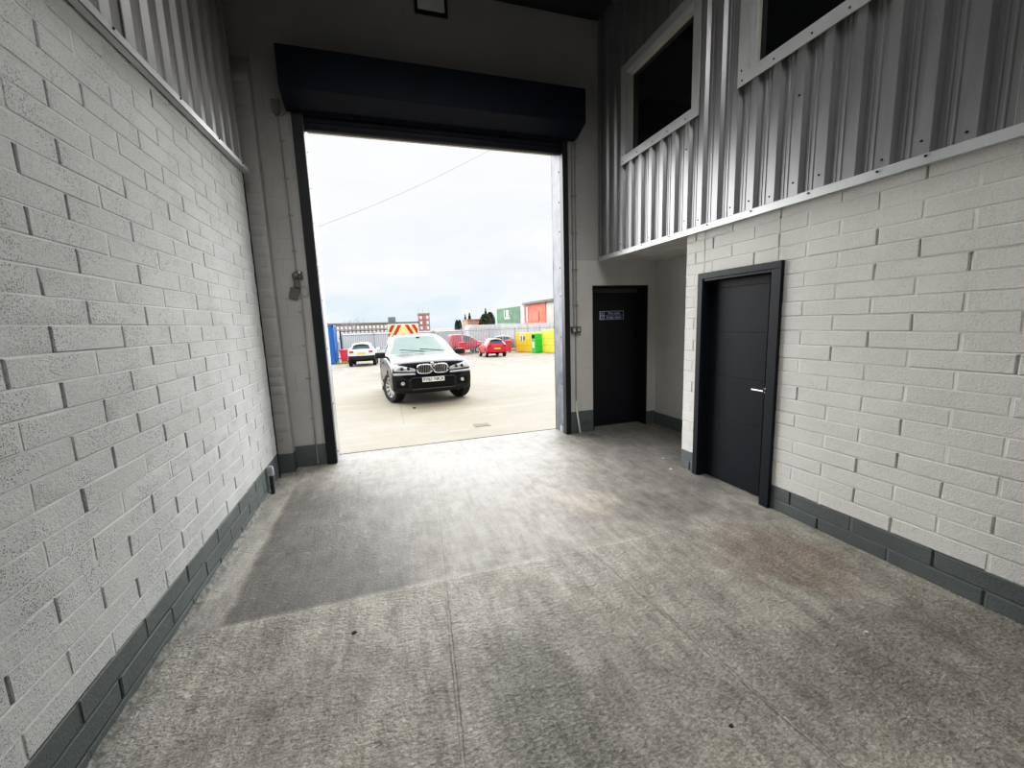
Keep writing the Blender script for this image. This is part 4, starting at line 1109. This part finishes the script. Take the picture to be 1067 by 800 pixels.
# red barrier and grass by the gate
def bin_(name, x, y, col, label, h=1.07, cat='bin', group=None, rz=0):
    root = empty(name, label=label, cat=cat, group=group or 'red wheeled bins in the yard'); stand(root, x, y, rz)
    m = mat(name+'_plastic', col, .5)
    mb = MB(); a, b = .24, .29
    mb.add([(-a, -a, .12), (a, -a, .12), (a, a, .12), (-a, a, .12), (-b, -b-.03, h-.12), (b, -b-.03, h-.12), (b, b, h-.12), (-b, b, h-.12)], [(3,2,1,0),(4,5,6,7),(0,1,5,4),(1,2,6,5),(2,3,7,6),(3,0,4,7)])
    mb.box(-b-.02, b+.02, -b-.05, b+.02, h-.16, h-.11, bev=.01); mb.build('tub', m, root)
    mb = MB(); mb.prism([(-b-.06, h-.11), (b+.03, h-.11), (b+.03, h-.05), (.0, h), (-b+.02, h-.03), (-b-.06, h-.09)], 'x', -b-.02, b+.02); mb.build('lid', m, root)
    for s in (-1, 1):
        mb = MB(); mb.lathe([(0, -.03), (.10, -.03), (.10, .03), (0, .03)], 16, axis='x', c=(s*.24, .22, .10)); mb.build('wheel', M['tyre'], root)
    return root
bin_('wheeled_bin', 7.35, 39.2, (.65, .06, .09), 'red wheeled bin standing in front of the red van', 1.25)
bin_('wheeled_bin', 11.85, 38.8, (.62, .08, .10), 'red wheeled bin beside the first yellow clothing bank', 1.25)
bin_('wheeled_bin', -2.95, 36.5, (.70, .06, .10), 'red bin between the blue storage unit and the white car', 1.15)
# grass tufts
def grass(x, y, r, n, col, label):
    mb = MB(); q = random.Random(int(x*77))
    for i in range(n):
        a = q.uniform(0, 2*PI); d = r*q.random()**.5; px, py = d*math.cos(a), d*.5*math.sin(a)
        hh = q.uniform(.08, .22); b = q.uniform(0, PI); w = .015
        mb.add([(px-w*math.cos(b), py-w*math.sin(b), 0), (px+w*math.cos(b), py+w*math.sin(b), 0), (px+q.uniform(-.06, .06), py+q.uniform(-.06, .06), hh)], [(0, 1, 2)])
    o = mb.build('grass_tuft', mat('dry_grass', col, .8, 0, .3), recalc=False); o.location = (x, y, gz_(y)); tag(o, label, 'grass', kind='stuff')
grass(-2.75, 35.3, .8, 500, (.36, .36, .10), 'yellow green weeds at the foot of the red bin by the gate')
grass(5.9, 38.2, .9, 400, (.22, .24, .08), 'weeds growing at the foot of the fence behind the black car')
# recycling banks
def bank(name, x, y, rz, w, d, h, col, label, kind):
    root = empty(name, label=label, cat='recycling bank', group='recycling banks along the right of the yard'); stand(root, x, y, rz)
    m = mat(name+'_paint_%d' % int(x*10), col, .45, 0, .05); mtop = mat(name+'_top_%d' % int(x*10), tuple(min(1, c*1.2+.15) for c in col), .5, 0, .03)
    mb = MB(); mb.prism([(0, .06), (d, .06), (d, h-.02), (d*.55, h), (.0, h-.22 if kind == 'slope' else h-.04)], 'x', 0, w)
    mb.box(.03, w-.03, .03, d-.03, 0, .06); b = mb.build('bank_body', m, root); bv = b.modifiers.new('b', 'BEVEL'); bv.width = .025; bv.segments = 2
    mb = MB(); mb.prism([(-.01, h-.04), (d+.01, h-.0), (d*.55, h+.03), (-.01, h-.0)], 'x', -.01, w+.01); mb.build('lid', mtop, root)
    mb = MB()
    for z in (h*.33, h*.62): mb.box(-.006, w+.006, -.012, d+.012, z, z+.03)
    mb.build('rib', mat(name+'_rib_%d' % int(x*10), tuple(c*.6 for c in col), .5), root)
    return root
yb = bank('clothing_bank', 12.75, 38.9, math.radians(-76), 3.2, 1.3, 1.85, (.86, .55, .02), 'orange yellow clothing bank with a dark figure emblem, left of the green bank', 'flat')
mb = MB()   # emblem: dark angular shapes on white ground
mb.box(.75, 1.75, -.022, -.012, .98, 1.68); mb.build('emblem_ground', mat('emblem_pale', (.75, .75, .55), .5), yb)
mb = MB(); mb.prism([(.85, 1.05), (1.05, 1.02), (1.18, 1.30), (1.08, 1.62), (.88, 1.50), (.98, 1.30)], 'y', -.03, -.022); mb.prism([(1.38, 1.0), (1.55, 1.05), (1.68, 1.4), (1.5, 1.66), (1.34, 1.4)], 'y', -.03, -.022); mb.build('emblem', mat('emblem_green_black', (.04, .10, .05), .5), yb)
gb = bank('glass_bank', 12.92, 33.95, math.radians(5), .68, .80, 1.72, (.03, .50, .07), 'bright green recycling bank between the two yellow banks', 'flat')
mb = MB(); mb.box(-.022, -.008, .22, .62, .45, 1.0); mb.build('notice', M['white'], gb)
mb = MB(); mb.box(-.022, -.008, .12, .70, 1.28, 1.60); mb.build('opening', M['arch'], gb)
y2 = bank('clothing_bank', 13.52, 33.75, math.radians(-73), 3.2, 1.3, 1.95, (.88, .80, .10), 'lemon yellow clothing bank at the right edge of the doorway view', 'flat')

# stacked containers behind the fence (row runs away from the workshop)
zl = -1.35
rz = PI/2+.035
def row_x(y): return 19.6-(y-69.3)*-.036*-1
lower = [(43.5, (.62, .63, .65)), (55.8, (.66, .67, .68)), (68.1, (.5, .51, .55))]
lblab = ['pale grey container on the ground nearest in the stacked row', 'light grey container on the ground under the green container', 'grey container on the ground at the far end of the stacked row']
for (y, c), lb in zip(lower, lblab):
    container('shipping_container', 22.8-(y-44)*.036, y, 12.2, 2.44, 2.75, zl, rz, c, lb).rotation_euler = (0, 0, rz)
for nm, y, L, c, lb in [('shipping_container', 43.4, 5.7, (.72, .70, .64), 'pale grey upper container at the right end of the raised row'),
                        ('shipping_container', 49.3, 7.2, (.88, .24, .17), 'salmon red container raised on the second level'),
                        ('shipping_container', 56.7, 1.5, (.85, .86, .87), 'narrow white unit between the green and red containers'),
                        ('shipping_container', 58.4, 11.2, (.17, .31, .21), 'dark green container with white lettering raised on the second level')]:
    o = container(nm, 22.8-(y-44)*.036, y, L, 2.44, 2.55, zl+2.80, rz, c, lb)
    if 'red' in lb and 'salmon' in lb:
        mb = MB(); mb.box(2.1, 4.3, 2.44, 2.48, .25, 1.5); mb.build('shutter', mat('red_roller_door', (.66, .14, .10), .6), o)
        mb = MB(); mb.box(5.9, 6.5, 2.44, 2.48, .2, 2.3); mb.build('pale_bay', mat('pale_bay', (.78, .55, .50), .6), o)
    if 'green' in lb and 'lettering' in lb:
        text_mesh('lettering', 'UB.', 2.0, M['white'], o, basis((-1, 0, 0), (0, 0, 1), (0, 1, 0), (5.8, 2.47, 1.35)), .01, .02)
mb = MB(); mb.box(0, 13.6, -.5, 2.9, 0, .32)
o = mb.build('canopy_roof', M['black']); o.location = (22.95, 43.0, zl+2.8+2.57); o.rotation_euler = (0, -.0, rz); tag(o, 'black flat canopy roof over the red container', 'roof')

# ------------------------------------------------------------------ far background
M['mill'] = mat('far_mill_brick', (.36, .30, .28), .9, 0, .15, .1)
M['mill_r'] = mat('far_tower_brick', (.42, .22, .21), .9, 0, .2, .3)
ml = empty('mill_building', (-17, 150, -1.3), 0, 'long distant brick mill with rows of white windows and a square tower', 'building')
mb = MB(); mb.box(-6, 30.6, 0, 14, 0, 4.1); mb.build('wall', M['mill'], ml)
mb = MB(); mb.prism([(-6.2, 4.1), (30.8, 3.9), (30.8, 4.35), (-6.2, 4.75)], 'y', -.3, 14.3); mb.build('roof', mat('mill_roof', (.22, .21, .20), .9), ml)
mb = MB(); mb.box(30.2, 34.0, -1.5, 3, 0, 7.1); tw = mb.build('tower', M['mill_r'], ml)
mb = MB(); mb.box(30.0, 34.2, -1.7, 3.2, 6.7, 7.2); mb.build('parapet', M['mill'], tw)
for x in (30.4, 31.9, 33.9):
    mb = MB(); mb.tube([(x, -1, 7.1), (x, -1, 9.0)], .07, 5); mb.build('mast', M['conduit'], tw)
mb = MB(); mb.box(20.0, 22.6, 2, 6, 4.3, 6.3, bev=.3); mb.build('tank_room', mat('roof_tank', (.22, .23, .25), .9), ml)
wmat = mat('mill_window', (.92, .92, .92), .5)
mw0 = MB(); mw0.box(-.36, .36, -.08, 0, 0, .95); wo = mw0.build('window', wmat, ml); wo.location = (-4, 0, 2.55)
for z in (2.55, 1.15):
    for i in range(27):
        if z == 2.55 and i == 0: continue
        c = wo.copy(); C.objects.link(c); c.parent = ml; c.location = (-4+1.28*i, 0, z)
for x in (31.0, 33.2):
    for z in (1.6, 3.4, 5.2):
        c = wo.copy(); C.objects.link(c); c.parent = ml; c.location = (x, -1.5, z)
# lower sheds between fence and mill
mb = MB(); mb.prism([(-30, 0), (15.5, 0), (15.5, 2.0), (-30, 2.3)], 'y', 0, 8); o = mb.build('storage_shed', mat('pale_shed', (.50, .52, .55), .8, 0, .25, .15)); o.location = (0, 62, -1.35)
tag(o, 'long pale shed behind the palisade fence', 'building')
# orange brick house
hs2 = empty('brick_house', (18.5, 90, -1.3), 0, 'orange brick house roof end seen over the fence left of the trees', 'building')
mb = MB(); mb.box(0, 4.0, 0, 6, 0, 3.75); mb.build('wall', mat('orange_brick', (.50, .30, .22), .9), hs2)
mb = MB(); mb.prism([(-.1, 3.7), (4.1, 3.7), (4.1, 3.95), (-.1, 3.95)], 'y', -.2, 6.2); mb.build('roof', mat('house_roof', (.40, .22, .16), .9), hs2)
# pale tank / cover
mb = MB(); mb.xf = Matrix.Translation((0, 0, 0)); pr2 = [(-1.3, 0), (1.3, 0), (1.3, 2.35), (1.15, 2.7), (.8, 2.82), (-.8, 2.82), (-1.15, 2.7), (-1.3, 2.35)]
mb.prism(pr2, 'y', 0, 3); o = mb.build('covered_trailer', mat('pale_cover', (.62, .62, .62), .7)); o.location = (13.1, 57.0, -1.35); tag(o, 'pale rounded trailer cover rising above the fence', 'trailer')
# trees
def tree(name, x, y, z, h, w, col, label, shape='oval', n=3200, trunk=True):
    q = random.Random(int(x*31+y)); root = empty(name, (x, y, z), 0, label, 'tree', 'trees beyond the fence')
    mb = MB()
    for i in range(n):
        t_ = q.random()
        if shape == 'oval': rad = w*math.sin(PI*min(1, t_*.85+.12))**.6
        elif shape == 'cone': rad = w*(1-t_)*(.75+.25*math.sin(t_*40))
        a = q.uniform(0, 2*PI); d = rad*q.random()**.4
        zz = h*(.12+.88*t_); s = w*.13
        c = Vector((d*math.cos(a), d*math.sin(a), zz)); u = Vector((q.uniform(-1, 1), q.uniform(-1, 1), q.uniform(-1, 1))).normalized()*s; v = u.orthogonal().normalized()*s*.6
        mb.add([c-u, c+v, c+u, c-v], [(0, 1, 2, 3)])
    mb.build('foliage', mat(name+'_leaf_%d' % int(x), col, .9, 0, .35, 2), root, recalc=False)
    mb = MB(); mb.tube([(0, 0, 0), (0, 0, h*.5)], w*.08, 6); mb.build('trunk', M['black'], root)
    return root
tree('evergreen_tree', 15.75, 88, -1.3, 3.85, .62, (.03, .055, .03), 'left of a pair of clipped dark evergreens behind the fence')
tree('evergreen_tree', 16.7, 90, -1.3, 3.9, .52, (.03, .055, .03), 'right of a pair of clipped dark evergreens behind the fence')
tree('conifer_tree', 25.0, 99.5, -1.3, 6.5, 1.3, (.05, .075, .04), 'tall conifer with a thin spire left of the green container', 'cone')
tree('broadleaf_tree', 21.5, 86, -1.3, 4.9, 1.5, (.07, .085, .045), 'bushy olive tree below the conifer spire')
tree('broadleaf_tree', 24.0, 91.5, -1.3, 5.4, 1.2, (.05, .07, .04), 'dark bushy tree touching the green container end')
tree('evergreen_tree', 21.9, 104, -1.3, 5.6, 1.5, (.06, .07, .05), 'dark pointed tree behind the orange house', 'cone')
tree('evergreen_tree', 20.0, 100, -1.3, 5.2, 1.1, (.07, .07, .06), 'smaller dark tree behind the left end of the orange house', 'cone')
# bare trees on the left
def bare(x, y, z, h, label, seed):
    q = random.Random(seed); mb = MB()
    def br(p, d, L, r, lv):
        e = p+d*L; mb.tube([p, e], [r, r*.6], 4, cap=False)
        if lv == 0: return
        for k in range(3):
            nd = (d+Vector((q.uniform(-.8, .8), q.uniform(-.3, .3), q.uniform(-.15, .5)))).normalized(); br(p+d*L*q.uniform(.6, 1), nd, L*.68, r*.55, lv-1)
    br(Vector((0, 0, 0)), Vector((0, 0, 1)), h*.35, .07, 5)
    o = mb.build('bare_tree', mat('bare_twigs_%d' % seed, (.33, .33, .34), .9)); o.location = (x, y, z); tag(o, label, 'tree', 'leafless trees by the mill')
bare(-3.6, 75, -1.3, 5.6, 'leafless tree in front of the mill above the white car', 4)
bare(-5.6, 80, -1.3, 5.0, 'leafless tree at the left edge above the blue unit', 9)
# overhead wire
mb = MB(); P0 = Vector((-3.8, 26, 6.9)); P1 = Vector((9.5, 24, 12.9)); pts = [P0+(P1-P0)*t_-Vector((0, 0, .35*math.sin(PI*t_))) for t_ in [i/24 for i in range(-4, 29)]]
mb.tube(pts, .018, 5); tag(mb.build('overhead_wire', mat('wire_grey', (.45, .46, .5), .7)), 'thin overhead wire crossing the sky diagonally', 'wire')

# ------------------------------------------------------------------ camera
import json
cam = bpy.data.cameras.new('camera'); co = bpy.data.objects.new('camera', cam); C.objects.link(co)
f_, yaw, pit, rol = 429.439, math.radians(17.36873), math.radians(-8.535204), math.radians(-2.02549)
fwd = Vector((math.sin(yaw)*math.cos(pit), math.cos(yaw)*math.cos(pit), math.sin(pit)))
r0 = Vector((math.cos(yaw), -math.sin(yaw), 0)); u0 = r0.cross(fwd)
rv = math.cos(rol)*r0+math.sin(rol)*u0; uv = -math.sin(rol)*r0+math.cos(rol)*u0
co.matrix_world = basis(rv, uv, -fwd, (0, 0, 1.7))
cam.sensor_fit = 'HORIZONTAL'; cam.sensor_width = 36; cam.lens = f_/1067*36; cam.clip_start = .02; cam.clip_end = 800
bpy.context.scene.camera = co

# ------------------------------------------------------------------ light
w = bpy.data.worlds.new('overcast_sky'); bpy.context.scene.world = w; w.use_nodes = True
nt = w.node_tree; N = nt.nodes; Lk = nt.links; bg = N['Background']
tc = N.new('ShaderNodeTexCoord'); sp = N.new('ShaderNodeSeparateXYZ'); Lk.new(tc.outputs['Generated'], sp.inputs[0])
mp = N.new('ShaderNodeMapping'); mp.inputs['Scale'].default_value = (2.2, 2.2, 7.0); Lk.new(tc.outputs['Generated'], mp.inputs[0])
nz = N.new('ShaderNodeTexNoise'); nz.inputs['Scale'].default_value = 1.6; nz.inputs['Detail'].default_value = 6; nz.inputs['Roughness'].default_value = .55; nz.inputs['Distortion'].default_value = .3
Lk.new(mp.outputs[0], nz.inputs['Vector'])
cr = N.new('ShaderNodeValToRGB'); cr.color_ramp.elements[0].position = .0; cr.color_ramp.elements[0].color = (.66, .83, .97, 1)
e = cr.color_ramp.elements[1]; e.position = .42; e.color = (1.0, 1.0, 1.0, 1)
for p_, c_ in ((.05, (.72, .87, .98, 1)), (.12, (.80, .91, .99, 1)), (.24, (.90, .96, 1.0, 1))):
    q = cr.color_ramp.elements.new(p_); q.color = c_
Lk.new(sp.outputs[2], cr.inputs[0])
mr_ = N.new('ShaderNodeMapRange'); mr_.inputs[1].default_value = .42; mr_.inputs[2].default_value = .70; Lk.new(nz.outputs['Fac'], mr_.inputs[0])
mx = N.new('ShaderNodeMix'); mx.data_type = 'RGBA'; Lk.new(mr_.outputs[0], mx.inputs[0]); Lk.new(cr.outputs[0], mx.inputs[6]); mx.inputs[7].default_value = (1.02, 1.04, 1.05, 1)
Lk.new(mx.outputs[2], bg.inputs['Color']); bg.inputs['Strength'].default_value = .97
def sun(name, E, ang, elev, az, col):
    l = bpy.data.lights.new(name, 'SUN'); l.energy = E; l.angle = math.radians(ang); l.color = col
    o = bpy.data.objects.new(name, l); C.objects.link(o)
    d = -Vector((math.sin(math.radians(az))*math.cos(math.radians(elev)), math.cos(math.radians(az))*math.cos(math.radians(elev)), math.sin(math.radians(elev))))
    o.rotation_euler = d.to_track_quat('-Z', 'Y').to_euler(); return o
sun('added_sun_west', 4.7, 60, 24, -30, (1, .985, .96))  # added sun, aimed through the doorway to brighten the right wall
sun('added_fill_south', 1.4, 90, 45, 180, (1, 1, 1))  # added fill from behind, brightens outdoor faces turned toward the camera
sun('added_sun_east', 4.7, 60, 24, 34, (1, .985, .96))  # added sun from the other side, brightens the left wall
def area(name, loc, tgt, sx, sy, E, col=(1, 1, 1)):
    l = bpy.data.lights.new(name, 'AREA'); l.shape = 'RECTANGLE'; l.size = sx; l.size_y = sy; l.energy = E; l.color = col
    o = bpy.data.objects.new(name, l); C.objects.link(o); o.location = loc
    o.rotation_euler = (Vector(tgt)-Vector(loc)).to_track_quat('-Z', 'Y').to_euler(); return o
area('back_fill_light', (1, -5.6, 1.5), (1, 3, .6), 4.5, 2.6, 18, (1, .98, .96))  # added fill lamp behind the camera; the back wall has no opening

fill_top = area('ceiling_fill', (.95, .6, 5.45), (.95, .6001, 0), 3.4, 6.5, 62, (1, .985, .96)); fill_top.data.spread = math.radians(105)  # added overhead fill for floor and side walls, no fitting there
fill_front = area('front_wall_fill', (.95, 1.2, 5.45), (.95, 5.5, .9), 3.2, 1.0, 34, (1, .985, .97)); fill_front.data.spread = math.radians(74)  # added fill aimed at the lower front wall, no fitting there
sc = bpy.context.scene
sc.view_settings.view_transform = 'Standard'
sc.view_settings.look = 'None'
sc.view_settings.exposure = 0.0
sc.cycles.max_bounces = 10; sc.cycles.diffuse_bounces = 6
sc.cycles.use_denoising = True

vs_ = sc.view_settings; vs_.use_curve_mapping = True
cmv = vs_.curve_mapping; cv = cmv.curves[3]
cv.points[0].location = (0, 0); cv.points[1].location = (1, 1)
for p_ in ((.03, .018), (.10, .078), (.25, .25), (.55, .63), (.8, .88)): cv.points.new(*p_)
cmv.update()
